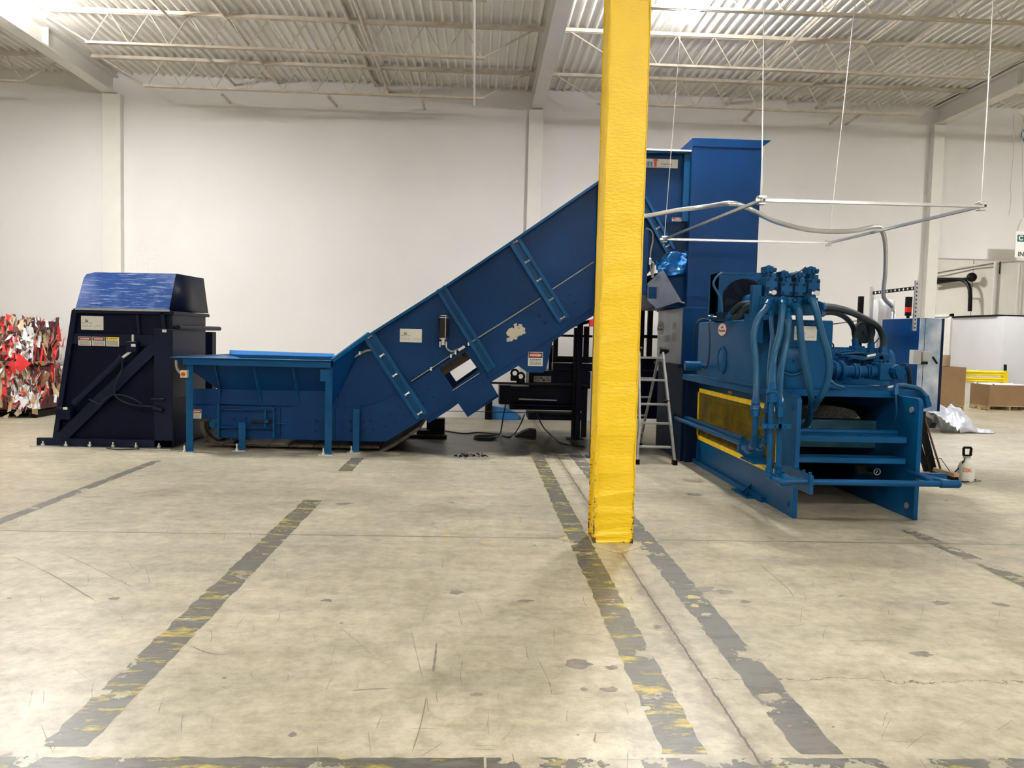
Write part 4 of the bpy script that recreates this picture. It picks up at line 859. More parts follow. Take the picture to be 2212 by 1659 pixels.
# filler cap, pipes on tank top
m_ = MB(); c = at(1558, 686, Y=8.9); c.z = TZ1; m_.cyl(c, c+V(0, 0, .07), .05, n=20); m_.cyl(c+V(0, 0, .07), c+V(0, 0, .085), .06, n=20); m_.build('filler_cap', 'blue_dark', tk)
def hose(pts, r, m='blue_hose', name='hydraulic_hose', par=None, k=7, fit=True, n=12):
    """pts: (px,py,Y) measured positions"""
    L_ = spline([at(a, b, Y=y) for a, b, y in pts], k); mb = MB(); mb.tube(L_, r, n); o = mb.build(name, m, par or B)
    if fit:
        for e in (0, -1):
            mb = MB(); a = L_[e]; d = (L_[1]-L_[0]).normalized() if e == 0 else (L_[-2]-L_[-1]).normalized()
            mb.cyl(a-d*.0, a+d*.10, r*1.28, n=n); mb.cyl(a-d*.015, a+d*.03, r*1.5, n=6)
            mb.build('fitting', 'blue_bal', o)
    return o
hose(((1560, 590, 9.0), (1549, 597, 8.95), (1541, 613, 8.95), (1550, 632, 8.95), (1558, 650, 8.95), (1560, 675, 8.95)), .013, fit=False)
hose(((1535, 692, 9.3), (1515, 690, 9.3), (1503, 702, 9.3), (1500, 725, 9.4), (1499, 765, 9.5)), .010, 'rubber', fit=False)
hose(((1548, 690, 8.9), (1537, 692, 8.85), (1532, 700, 8.8), (1533, 730, 8.75), (1530, 780, 8.75), (1520, 798, 8.8), (1506, 805, 9.0)), .009, 'rubber', fit=False)
m_ = MB(); a = at(1530, 684, Y=9.1); b = at(1562, 688, Y=9.0); m_.tube([a, b], .016, 10); m_.cyl(a+V(.04, 0, -.02), a+V(.04, 0, .03), .028, n=8); m_.cyl(b-V(.03, 0, .02), b+V(-.03, 0, .03), .025, n=8); m_.build('tank_pipe', 'blue_bal', tk)
hose(((1578, 683, 8.6), (1588, 668, 8.45), (1602, 658, 8.3), (1622, 656, 8.1), (1634, 656, 7.95)), .032, 'rubber'); hose(((1585, 686, 8.5), (1600, 680, 8.35), (1612, 664, 8.15), (1636, 658, 7.9)), .032, 'rubber', fit=False)
# manifold
MY = 7.72; a = at(1642, 640, Y=MY); b = at(1767, 690, Y=MY); c2_ = at(1700, 676, Y=MY)
mz0, mz1 = at(1700, 679, Y=MY).z, at(1700, 641, Y=MY).z
m_ = MB(); m_.box(at(1642, 660, Y=MY).x, at(1767, 660, Y=MY).x, MY, MY+.26, mz0, mz1); mf = m_.build('valve_manifold', 'blue_bal', B, bevel=.006)
m_ = MB(); m_.box(at(1626, 660, Y=MY).x, at(1642, 660, Y=MY).x+.02, MY+.02, MY+.10, TZ1+.03, mz1+.11); m_.build('side_block', 'blue_bal', mf, bevel=.006)
for px in (1648, 1702): x = at(px, 680, Y=MY).x; m_ = MB(); m_.box(x-.03, x+.03, MY+.06, MY+.46, TZ1-.25, mz0+.01); m_.build('manifold_stand', 'blue_bal', mf)
c = at(1717, 648, Y=MY); m_ = MB(); m_.ring((c.x, MY-.003, c.z), (0, 1, 0), .022, .004); m_.build('port_plug', 'blue_dark', mf)
def valve(px, ybase, ytop, big, shift):
    x = at(px, ybase, Y=MY).x; z0 = mz1; zt_ = at(px, ytop, Y=MY).z; h_ = zt_-z0; w_ = .058; m_ = MB()
    m_.box(x-w_, x+w_, MY-.03, MY+.22, z0+shift, z0+shift+.135); v = m_.build('control_valve', 'blue_dark' if False else 'blue_bal', mf, bevel=.006)
    m_ = MB(); m_.box(x-w_, x+w_*.6, MY, MY+.24, z0, z0+shift+.01) if shift > .01 else m_.box(x-w_*.8, x+w_*.8, MY, MY+.2, z0-.005, z0+.01); m_.build('valve_body', 'blue_bal', v)
    for sx in (-.04, .04):
        for sz in (.025, .11): m_ = MB(); m_.cyl((x+sx, MY-.042, z0+shift+sz), (x+sx, MY-.03, z0+shift+sz), .015, n=12); m_.build('cap_screw', 'blue_dark', v)
    zc = z0+shift+.135; hl = zt_-zc; m_ = MB(); m_.box(x-.035, x+.025, MY+.0, MY+.16, zc, zc+hl*.35); m_.cyl((x+.005, MY-.03, zc+.022), (x+.005, MY+.01, zc+.022), .018, n=14)
    m_.build('solenoid', 'blue_bal', v, bevel=.004)
    m_ = MB(); m_.box(x-.052, x+.022, MY+.0, MY+.16, zc+hl*.35, zt_-.012); m_.box(x-.02, x+.045, MY-.02, MY+.12, zc+hl*.42, zt_-.03); m_.cyl((x+.025, MY-.045, zc+hl*.62), (x+.025, MY-.02, zc+hl*.62), .016, n=12); m_.cyl((x-.01, MY+.05, zt_-.012), (x-.01, MY+.05, zt_), .022, n=8)
    m_.build('valve_coil', 'blue_bal', v, bevel=.006)
    m_ = MB(); m_.box(x-.01, x+.04, MY-.025, MY-.0, zc+.0, zc+.04); m_.build('pilot_cap', 'blue_bal', v)
valve(1664, 641, 572, 1, .05); valve(1697, 641, 583, 0, .008); valve(1726, 641, 585, 0, .008); valve(1755, 641, 574, 1, .045)
m_ = MB()
for px, py in ((1673, 632), (1765, 633)): c = at(px, py, Y=MY-.04); m_.cyl((c.x-.01, MY-.055, c.z), (c.x+.012, MY-.02, c.z), .024, n=16); m_.cyl((c.x-.05, MY-.02, c.z), (c.x, MY-.02, c.z), .018, n=10)
m_.build('brass_coupling', 'zinc', mf)
m_ = MB(); m_.tube([at(1698, 600, Y=MY), at(1725, 588, Y=MY), at(1740, 577, Y=MY)], .008, 8); m_.build('signal_cable', 'rubber', mf)
# big hoses hanging from the manifold
H1 = 7.55
hose(((1663, 650, 7.66), (1653, 668, 7.56), (1637, 690, 7.5), (1628, 730, 7.48), (1633, 780, 7.45), (1634, 830, 7.4), (1632, 884, 7.3)), .032)
hose(((1665, 668, 7.72), (1666, 700, 7.62), (1668, 735, 7.6), (1662, 790, 7.5), (1660, 850, 7.4), (1656, 890, 7.35)), .022)
hose(((1692, 650, 7.66), (1690, 672, 7.54), (1684, 720, 7.5), (1672, 765, 7.45), (1668, 800, 7.3), (1667, 850, 7.16)), .034)
hose(((1700, 672, 7.66), (1703, 700, 7.58), (1698, 745, 7.55), (1687, 800, 7.45), (1684, 850, 7.3), (1684, 878, 7.16)), .032)
hose(((1714, 664, 7.68), (1724, 668, 7.58), (1727, 690, 7.56), (1731, 740, 7.56), (1740, 790, 7.58), (1750, 840, 7.66), (1753, 870, 7.78), (1748, 905, 8.0), (1738, 925, 8.3)), .034)
hose(((1745, 648, 7.66), (1755, 650, 7.56), (1763, 672, 7.52), (1775, 720, 7.52), (1788, 765, 7.52), (1791, 800, 7.54), (1782, 840, 7.6), (1765, 868, 7.72), (1752, 884, 7.95)), .034)
hose(((1790, 818, 7.9), (1803, 830, 7.9), (1822, 837, 7.95)), .014, fit=False)
# dark hoses towards the pump
hose(((1770, 662, 7.8), (1800, 664, 8.1), (1832, 672, 8.5), (1868, 688, 8.8), (1895, 705, 9.0), (1907, 730, 9.05), (1907, 768, 9.0)), .036, 'rubber')
hose(((1768, 678, 7.9), (1810, 670, 8.3), (1845, 678, 8.7), (1868, 690, 9.0), (1880, 715, 9.1), (1882, 760, 9.1)), .032, 'rubber')
hose(((1768, 676, 7.9), (1800, 675, 8.3), (1825, 685, 8.8), (1843, 708, 9.1), (1849, 750, 9.1)), .030, 'rubber')
# pump group on the deck
PY = 8.5; m_ = MB(); pz = at(1840, 802, Y=PY).z; xa, xb = at(1795, 800, Y=PY).x, at(1918, 800, Y=PY).x
m_.cyl((xa, PY, pz), (xb, PY, pz), .062, n=24)
for px, r, t in ((1800, .11, .02), (1806, .09, .03), (1815, .115, .025), (1821, .09, .02), (1845, .085, .03), (1851, .085, .02), (1872, .08, .02), (1878, .08, .02), (1898, .09, .05)):
    x = at(px, 800, Y=PY).x; m_.cyl((x-t/2, PY, pz), (x+t/2, PY, pz), r, n=28)
pg = m_.build('pump_shaft_housing', 'blue_bal', B, bevel=.004)
m_ = MB(); x = at(1905, 800, Y=PY).x; m_.box(x-.07, x+.09, PY-.1, PY+.12, pz-.09, pz+.10); m_.build('pump_body', 'blue_bal', pg, bevel=.01)
c = at(1937, 803, Y=PY-.1); m_ = MB(); m_.cyl((c.x-.06, PY+.06, c.z+.0), (c.x, PY-.14, c.z), .078, n=10); m_.cyl((c.x, PY-.14, c.z), (c.x+.006, PY-.17, c.z), .06, n=20)
for k in range(8): a_ = 2*PI*k/8; m_.cyl((c.x+.07*math.cos(a_), PY-.155, c.z+.07*math.sin(a_)), (c.x+.07*math.cos(a_), PY-.12, c.z+.07*math.sin(a_)), .012, n=6)
m_.build('flange_cap', 'blue_bal', pg)
hose(((1944, 790, 8.4), (1955, 790, 8.4), (1963, 803, 8.45), (1966, 830, 8.6)), .028, 'blue_dark', fit=False)
m_ = MB(); mx = at(1830, 780, Y=9.2); m_.cyl((mx.x-.25, 9.3, 1.50), (mx.x+.55, 9.3, 1.50), .17, n=28); m_.cyl((mx.x-.28, 9.3, 1.50), (mx.x-.25, 9.3, 1.50), .19, n=28); m_.box(mx.x-.2, mx.x+.5, 9.15, 9.45, dz, 1.36)
mo = m_.build('electric_motor', 'blue_bal', B, bevel=.004); m_ = MB()
for k in range(14): m_.box(mx.x-.2+k*.05, mx.x-.19+k*.05, 9.11, 9.49, 1.33, 1.68)
m_.build('cooling_fin', 'blue_bal', mo, kind='stuff')
m_ = MB(); c = at(1795, 747, Y=8.8); m_.ring((c.x, 8.8, c.z), (0, 1, 0), .03, .009); m_.cyl((c.x, 8.8, c.z-.09), (c.x, 8.8, c.z-.03), .012, n=8); m_.build('lifting_eye', 'blue_dark', mo)
random.seed(5)
for k in range(9):
    a = random.randint(1792, 1840); b = random.randint(762, 778); m_ = MB()
    pts = [at(a, b, Y=8.7), at(a+random.randint(25, 45), b+random.randint(-6, 8), Y=8.8), at(a+random.randint(60, 100), b+random.randint(-6, 16), Y=8.9)]
    m_.tube(spline(pts, 5), .009, 7); m_.build('control_line', random.choice(('blue_bal', 'blue_hose', 'blue_dark')), B)
for (px, py) in ((1853, 755), (1893, 775), (1880, 770), (1905, 772)):
    c = at(px, py, Y=8.9); m_ = MB(); m_.box(c.x-.06, c.x+.06, 8.85, 9.0, c.z-.03, c.z+.04); m_.cyl((c.x+.06, 8.9, c.z), (c.x+.09, 8.9, c.z), .02, n=10); m_.build('valve_block', 'blue_bal', B, bevel=.006)
for (px, py) in ((1885, 768), (1930, 835)):
    c = at(px, py, Y=8.3); m_ = MB(); m_.tube([c-V(.06, 0, .01), c+V(.03, 0, .01)], .013, 8); m_.build('tape_wrap', 'white', B)
hose(((1935, 850, 7.95), (1937, 835, 7.97), (1945, 832, 8.0), (1962, 834, 8.0), (1985, 840, 7.95), (2000, 855, 7.9), (2005, 875, 7.9)), .022, fit=True)
hose(((1950, 833, 8.1), (1975, 838, 8.1), (1993, 852, 8.0), (1998, 878, 8.0)), .022, 'blue_hose')
hose(((1934, 838, 7.95), (1935, 860, 7.93), (1937, 885, 7.95), (1934, 905, 8.0), (1922, 925, 8.2)), .012, fit=False)
# rigid pipework at the front
def rigid(pts, r, el=None):
    L_ = [at(a, b, Y=y) if not isinstance(a, Vector) else a for a, b, y in pts]; mb = MB(); mb.tube(L_, r, 14); o = mb.build('hydraulic_pipe', 'blue_bal', B); mb = MB()
    for p in L_[1:-1]: mb.ball(p, r*1.45, 14)
    for i, p in enumerate(L_):
        for j in (i-1, i+1):
            if 0 <= j < len(L_) and (0 < i < len(L_)-1): d = (L_[j]-p).normalized(); mb.cyl(p, p+d*r*2.4, r*1.4, n=14)
    if len(L_) > 2: mb.build('elbow', 'blue_bal', o)
    return o
rigid(((1667, 850, 7.16), (1666, 935, 7.18), (1661, 1022, 7.20), (1689, 1040, 7.0), (1745, 1040, 7.0))[0:1]+((1661, 1026, 7.20), (1690, 1042, 7.0), (1743, 1040, 7.0)), .026)
rigid(((1684, 878, 7.16), (1681, 1020, 7.24), (1702, 1036, 7.1), (1745, 1038, 7.1)), .026)
m_ = MB(); q0 = at(1750, 1041, Y=7.05); q1 = at(2068, 1046, Y=7.05); m_.tube([q0, q1], .028, 14); fp = m_.build('hydraulic_pipe', 'blue_bal', B); m_ = MB(); m_.cyl(q1-V(.16, 0, 0), q1, .037, n=14); m_.ball(q1, .038, 14); m_.build('elbow', 'blue_bal', fp)
m_ = MB(); q2 = at(1962, 1030, Y=7.9); m_.tube([q1, Vector((q1.x-.1, 7.35, q1.z)), Vector((XR+.0, 8.2, q1.z))], .026, 12); m_.tube([q1+V(-.2, .05, .01), Vector((XR, 7.9, q1.z))], .024, 12); m_.build('hydraulic_pipe', 'blue_bal', B)
m_ = MB(); q = at(2010, 1030, Y=7.7); m_.box(XR, q.x+.14, 7.65, 7.72, q.z-.03, q.z+.04); m_.build('pipe_clamp', 'blue_bal', B)
m_ = MB(); q = at(1748, 1040, Y=7.03); m_.box(q.x-.02, q.x+.02, 6.98, 7.55, q.z-.11, q.z+.06); pc = m_.build('pipe_clamp', 'blue_bal', B, bevel=.003); m_ = MB()
for yy in (7.02, 7.16, 7.3): m_.cyl((q.x, yy, q.z+.06), (q.x, yy, q.z+.085), .016, n=6)
m_.build('clamp_bolt', 'blue_bal', pc)
m_ = MB(); a = at(1645, 920, Y=7.12); b = at(1708, 920, Y=7.12); m_.box(a.x, b.x, 7.10, 7.13, a.z-.02, a.z+.02); m_.box(b.x-.12, b.x-.09, 7.10, 7.6, a.z-.02, a.z+.02); pc = m_.build('pipe_clamp', 'blue_bal', B); m_ = MB()
for px in (1660, 1677, 1698): x = at(px, 920, Y=7.1).x; m_.cyl((x, 7.08, a.z), (x, 7.10, a.z), .014, n=6)
m_.build('clamp_bolt', 'blue_bal', pc)
for px, py, yy in ((1668, 858, 7.16), (1685, 890, 7.16), (1632, 888, 7.3)): c = at(px, py, Y=yy); m_ = MB(); m_.cyl(c-V(0, 0, .045), c+V(0, 0, .045), .045, n=6); m_.cyl(c+V(0, 0, .045), c+V(0, 0, .08), .036, n=12); m_.build('pipe_union', 'blue_bal', B, bevel=.003)
rigid(((1632, 890, 7.3), (1630, 960, 7.36), (1618, 972, 7.6), (1606, 966, 8.0)), .030); rigid(((1656, 890, 7.35), (1653, 955, 7.5), (1640, 968, 7.7), (1625, 962, 8.0)), .022)
m_ = MB(); q = at(1600, 958, X=XL-.16); m_.tube([at(1460, 903, X=XL-.22), at(1603, 958, X=XL-.22)], .030, 14); lp = m_.build('hydraulic_pipe', 'blue_bal', B); m_ = MB(); m_.tube([at(1480, 901, X=XL-.14), at(1606, 948, X=XL-.14)], .030, 14); m_.build('hydraulic_pipe', 'blue_bal', B)
q = at(1605, 962, X=XL-.2); m_ = MB(); m_.prism([(XL, q.y-.1, q.z+.1), (XL-.28, q.y-.1, q.z+.02), (XL-.28, q.y-.1, q.z-.06), (XL-.2, q.y-.1, q.z-.12), (XL, q.y-.1, q.z-.14)], (0, .06, 0)); m_.box(XL-.26, XL, q.y-.5, q.y-.1, q.z-.13, q.z-.11); m_.build('pipe_shelf', 'blue_bal', B, bevel=.003)
m_ = MB(); q = at(1455, 902, X=XL-.2); m_.box(XL-.27, XL, q.y, q.y+.05, q.z-.07, q.z+.07); m_.build('pipe_clamp', 'blue_bal', B)
# main body and tower
MX0 = at(1475, 700, Y=11.1).x; mz = at(1475, 664, Y=11.1).z; midz = at(1475, 787, Y=11.1).z
m_ = MB(); m_.box(MX0, 4.3, 11.1, 12.65, midz, mz); m_.build('main_body', 'blue', B, bevel=.006)
m_ = MB(); m_.box(MX0-.012, MX0, 11.1, 12.6, midz, mz-.01); sp_c = m_.build('side_cover', 'brushed', B)
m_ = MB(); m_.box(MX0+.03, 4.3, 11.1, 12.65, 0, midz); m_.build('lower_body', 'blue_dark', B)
m_ = MB(); m_.box(MX0-.06, MX0+.05, 11.05, 12.6, midz-.05, midz); m_.box(XL-.16, XL+.02, 11.02, 11.1, 0, 1.25); m_.build('body_rail', 'blue_dark', B)
c = at(1427, 709, X=MX0-.013); wolverine(sp_c, (MX0-.014, c.y, c.z), .46, .21, (0, -1, 0), (0, 0, 1), True)
for a, b in ((1457.5, 705), (1457, 729), (1441, 733)):
    c = at(a, b, X=MX0-.014); m_ = MB(); m_.box(MX0-.018, MX0-.012, c.y-.13, c.y+.13, c.z-.05, c.z+.06); m_.build('notice', 'decal_grey', sp_c)
TWX0, TWX1 = 2.965, 3.965; TWZ = at(1495, 297, Y=11.3).z
m_ = MB(); m_.box(TWX0, TWX1, 11.3, 13.2, mz, TWZ); tw = m_.build('charge_tower', 'blue', B, bevel=.006)
for q in (TWZ-.12, mz+.17): m_ = MB(); m_.box(TWX0, TWX1, 11.292, 11.3, q, q+.02); m_.build('tower_seam', 'blue', tw)
m_ = MB(); m_.prism([(TWX1, 11.3, TWZ), (TWX1+.13, 11.3, TWZ+.0), (TWX1, 11.3, TWZ-.10)], (0, 1.6, 0)); m_.build('tower_flap', 'blue', tw)
# crumpled blue wrap and the scratched chute beneath the head
m_ = MB(); random.seed(9); nx, nz_ = 16, 14; vs = []; fs = []
for i in range(nz_+1):
    for j in range(nx+1):
        u, v = j/nx, i/nz_; l = 1417+(1440-1417)*v*.2; r_ = 1487-6*v; px = l+(r_-l)*u; py = (566-22*min(1, u*2.2))*(1-v)+(596-2*u)*v
        q = at(px, py, Y=11.42); q.y += random.uniform(-.03, .03)+.04*math.sin(u*9+v*5); vs.append(q)
for i in range(nz_):
    for j in range(nx): a = i*(nx+1)+j; fs.append((a, a+1, a+nx+2, a+nx+1))
m_.add(vs, fs); o = m_.build('plastic_wrap', 'blue_wrap' if 'blue_wrap' in M else 'shaft_blue', B, smooth=60); s_ = o.modifiers.new('solid', 'SOLIDIFY'); s_.thickness = .004
m_ = MB(); m_.prism([at(*p, Y=11.5) for p in ((1416, 590), (1487, 590), (1487, 664), (1410, 664), (1400, 630))], (0, 1.5, 0)); m_.build('chute_body', 'blue', B)
m_ = MB(); m_.prism([at(*p, Y=11.36) for p in ((1432, 582), (1472, 650), (1419, 667), (1399, 648), (1399, 612))], (0, .03, 0)); m_.build('chute_plate', 'brushed', B)
# ================================================================ dark press behind the conveyor
G = thing('waste_press', (1.0, 13.0, 0), 'dark steel press frame half hidden under the conveyor slope', 'press')
GY = 13.35; P = lambda a, b, y=GY: at(a, b, Y=y)
def gbox(m_, x0, y0, x1, y1, Y=GY, d=.06): a = at(x0, y0, Y=Y); b = at(x1, y1, Y=Y); m_.box(a.x, b.x, Y, Y+d, b.z, a.z); return m_
gbox(MB(), 1058, 825, 1270, 834).build('cross_beam', 'dark_steel', G, bevel=.003); gbox(MB(), 955, 888.5, 1262, 894, GY+.02).build('cross_beam', 'black', G)
m_ = MB(); q = P(1241, 950); m_.box(q.x-.06, q.x+.06, GY-.06, GY+.06, .0, P(1250, 708).z); m_.build('post', 'black', G); m_ = MB(); m_.box(q.x-.14, q.x+.14, GY-.12, GY+.12, 0, .02); m_.build('foot', 'black', G)
gbox(MB(), 1196, 730, 1204, 800, GY+.3).build('post', 'black', G); gbox(MB(), 1187, 745, 1193, 800, GY+.5).build('post', 'black', G); gbox(MB(), 1262, 705, 1266, 955, GY+.3).build('post', 'black', G)
gbox(MB(), 1195, 722, 1280, 729, GY+.25).build('rail', 'black', G); gbox(MB(), 1195, 769, 1280, 784, GY+.25).build('rail', 'black', G); gbox(MB(), 1195, 729, 1280, 731, GY+.24).build('rail', 'shaft_blue', G)
m_ = MB(); m_.bar(P(1190, 713, GY+.2), P(1285, 692, GY+.2), .06, .12, (0, 1, 0)); m_.build('rail', 'dark_steel', G)
gbox(MB(), 1143, 800, 1275, 840, GY+.1, .8).build('press_body', 'navy', G, bevel=.01); gbox(MB(), 1195, 784, 1280, 802, GY+.1, .8).build('press_body', 'navy', G); gbox(MB(), 1102, 834, 1266, 888, GY+.15, .7).build('press_body', 'navy', G, bevel=.01); gbox(MB(), 1079, 832, 1103, 874, GY+.1, .7).build('press_body', 'navy', G)
gbox(MB(), 1141, 894, 1263, 909, GY+.1, .7).build('tray', 'navy', G, bevel=.01)
gbox(MB(), 1193, 783.5, 1280, 785, GY+.05, .05).build('top_edge', 'steel', G)
for (a, b) in ((1112, 806), (1125, 813)): m_ = MB(); c = P(a, b); m_.ring(c, (0, 1, 0), .058, .018, 24); m_.box(c.x-.07, c.x+.07, GY-.02, GY+.02, c.z-.13, c.z-.05); m_.build('lifting_ring', 'black', G)
m_ = MB(); m_.tube([P(1120, 862), P(1203, 865)], .012, 8); r1 = m_.build('piston_rod', 'steel', G); m_ = MB(); m_.tube([P(1110, 875), P(1240, 878)], .035, 12); m_.build('cylinder', 'navy', G)
c, w_, h_ = rect_px(0, 1153, 812, 1190, 826, GY+.08); pl = Plate((c.x, GY+.08, c.z), (1, 0, 0), (0, 0, 1), w_, h_); b = MB(); pl.rect(b, 0, 1, 0, 1, 0, .004); wp = b.build('warning_plate', 'decal_grey', G, smooth=0); b = MB(); b.prism([pl.p(.36, .55, .004), pl.p(.52, .55, .004), pl.p(.44, .92, .004)], pl.n*.001); pl.oval(b, .58, .35, .07, .22, .004, .005); b.build('pictogram', 'decal_black', wp, smooth=0); lines(pl, wp, 'decal_black', 5, .04, .34, .85, .1, .006); lines(pl, wp, 'decal_black', 5, .68, .97, .85, .1, .006)
for a, b, c_, d in ((1381, 655, 1389, 800), (1401, 660, 1408, 770)): gbox(MB(), a, b, c_, d, 13.6).build('post', 'black', G)
gbox(MB(), 1379, 723, 1420, 731, 13.6).build('rail', 'black', G); gbox(MB(), 1379, 770, 1420, 800, 13.7, .4).build('press_body', 'navy', G); gbox(MB(), 1388, 663, 1402, 668, 13.7).build('rail', 'shaft_blue', G)
gbox(MB(), 1379, 800, 1425, 905, 13.7, .4).build('press_body', 'navy', G)
# cables and litter on the floor there
def cable(pts, r, label, name='floor_cable'):
    m_ = MB(); m_.tube(spline(pts, 8), r, 6); return tag(m_.build(name, 'rubber'), label, 'cable', 'black cables under the conveyor')
cable([at(1092, 874, Y=13.2), at(1087, 900, Y=13.15), at(1083, 925, Y=13.1), at(1078, 938, Z=.012), at(1050, 940, Z=.012)], .011, 'black cable dropping from the press, leftmost of the three')
cable([at(1133, 895, Y=13.2), at(1125, 915, Y=13.15), at(1112, 936, Z=.012), at(1100, 944, Z=.012), at(1085, 941, Z=.012)], .011, 'black cable dropping from the press, middle of the three')
cable([at(1158, 890, Y=13.2), at(1172, 920, Y=13.1), at(1190, 940, Z=.012), at(1215, 958, Z=.012), at(1262, 965, Z=.012)], .011, 'black cable curving right towards the yellow column')
m_ = MB(); c = at(1045, 948, Z=.01)
for k in range(3): m_.ring(c+V(.02*k, .05*k, .012*k), (0, 0, 1), .16+.02*k, .010, 28, 6)
tag(m_.build('cable_coil', 'rubber'), 'coil of black cable lying under the conveyor', 'cable')
cable([at(900, 935, Z=.01), at(950, 930, Z=.01), at(1000, 936, Z=.01), at(1035, 934, Z=.01), at(1080, 938, Z=.01)], .010, 'long black cable lying across the floor behind the conveyor')
m_ = MB(); a = at(1112, 943, Z=0); b = at(1158, 943, Z=0); m_.prism([(a.x, a.y, 0), (a.x+.15, a.y, .09), (b.x-.1, a.y, .13), (b.x, a.y, .12), (b.x, a.y, 0)], (0, .25, 0)); tag(m_.build('steel_offcut', 'dark_steel', bevel=.004), 'dark wedge of scrap steel lying under the press', 'scrap')
m_ = MB(); a = at(870, 946, Z=0); b = at(965, 946, Z=0); m_.box(a.x, b.x, a.y, a.y+.18, 0, .05); m_.box(b.x-.35, b.x-.05, a.y+.3, a.y+.5, 0, .3); m_.box(b.x-.5, b.x-.3, a.y+.1, a.y+.5, .03, .12); tag(m_.build('steel_skid', 'black', bevel=.005), 'black steel skid on the floor beneath the conveyor slope', 'skid')
m_ = MB(); random.seed(21)
for k in range(90):
    px = random.gauss(1008, 20); py = random.gauss(985, 2.0)
    if k < 30: px, py = random.gauss(1043, 3), random.gauss(985, 1.5)
    q = at(px, py, Z=0); s_ = random.uniform(.004, .014); m_.ball((q.x, q.y, s_*.5), s_, 6, (1.3, 1, .7))
tag(m_.build('debris', 'black', smooth=0), 'scatter of black crumbs on the floor in front of the conveyor', 'debris', kind='stuff')
q = at(1055, 906, Z=0); m_ = MB(); m_.cyl((q.x, q.y, 0), (q.x, q.y, .42), .075, n=16); o = m_.build('bollard', 'black'); tag(o, 'small black and yellow bollard near the back wall', 'bollard'); m_ = MB(); m_.cyl((q.x, q.y, .42), (q.x, q.y, .62), .06, n=16); m_.build('yellow_cap', 'rail_yellow', o)
# the cap was built in world space for a mesh parent: parent offset already handled
q0 = at(1063, 906, Z=0); q1 = at(1123, 906, Z=0); m_ = MB(); m_.prism([(q0.x, q0.y, 0), (q1.x, q0.y, 0), (q1.x-.06, q0.y, .12), (q0.x+.3, q0.y, .22), (q0.x, q0.y, .27)], (0, .25, 0)); tag(m_.build('plastic_tub', 'shaft_blue', bevel=.01), 'low bright blue plastic tub on the floor by the back wall', 'tub')
# ================================================================ ladder
L = thing('folding_ladder', (2.4, 11.3, 0), 'aluminium folding ladder standing between the yellow column and the baler', 'ladder')
LX1t, LX1b = at(1431, 757, Y=11.3), at(1457, 1004, Z=0); w0 = .42
tz = LX1t.z; bY = LX1b.y; lx = lambda s, z: LX1t.x+.0-((.36 if s else 0))
def rail(x_t, x_m, x_b, y_t, y_b, z_t):
    m_ = MB(); pm = .32; m_.bar((x_t, y_t, z_t), (x_m, y_t+(y_b-y_t)*(1-pm/z_t*1.), pm*1.6), .028, .07, (0, 1, 0)); m_.bar((x_m, y_t+(y_b-y_t)*(1-pm/z_t), pm*1.6), (x_b, y_b, .05), .028, .07, (0, 1, 0))
    r_ = m_.build('rail', 'alu', L, bevel=.003); m_ = MB(); m_.box(x_b-.03, x_b+.03, y_b-.05, y_b+.05, 0, .07); m_.build('rubber_foot', 'black', r_)
xr = LX1t.x; xb = LX1b.x; xl = xr-.34; xlb = at(1376, 1003, Z=0).x
rail(xr, xr+.06, xb, 11.3, bY, tz); rail(xl, xl-.04, xlb, 11.3, bY, tz)
for py in (773, 821, 873, 914, 965):
    z = at(1410, py, Y=11.3-(11.3-bY)*(py-757)/250).z; t = 1-z/tz; y = 11.3-(11.3-bY)*t; ex = .07*t
    m_ = MB(); m_.bar((xl-ex, y, z), (xr+ex, y, z), .06, .028); m_.build('rung', 'alu', L, bevel=.003)
yb2 = 12.5
for x in (xr-.03, xl+.03):
    m_ = MB(); m_.bar((x, 11.32, tz+.02), (x, yb2, .05), .025, .06, (0, 1, 0)); r_ = m_.build('rear_rail', 'dark_steel' if False else 'alu', L); m_ = MB(); m_.box(x-.03, x+.03, yb2-.05, yb2+.05, 0, .07); m_.build('rubber_foot', 'black', r_)
for z in (.25, .55, .85, 1.15): y = 11.32+(yb2-11.32)*(1-z/tz); m_ = MB(); m_.bar((xl+.03, y, z), (xr-.03, y, z), .05, .025); m_.build('rung', 'alu', L)
m_ = MB(); m_.cyl((xr-.04, 11.3, tz+.0), (xr+.06, 11.3, tz), .05, n=16); m_.cyl((xr+.06, 11.3, tz), (xr+.09, 11.3, tz), .03, n=12); m_.cyl((xl-.06, 11.3, tz), (xl+.04, 11.3, tz), .05, n=16); m_.build('hinge', 'black', L)
for px in (1437,): c = at(px, 867, Y=11.0); m_ = MB(); m_.cyl(c-V(.03, 0, 0), c+V(.07, 0, 0), .022, n=12); m_.build('lock_knob', 'black', L)
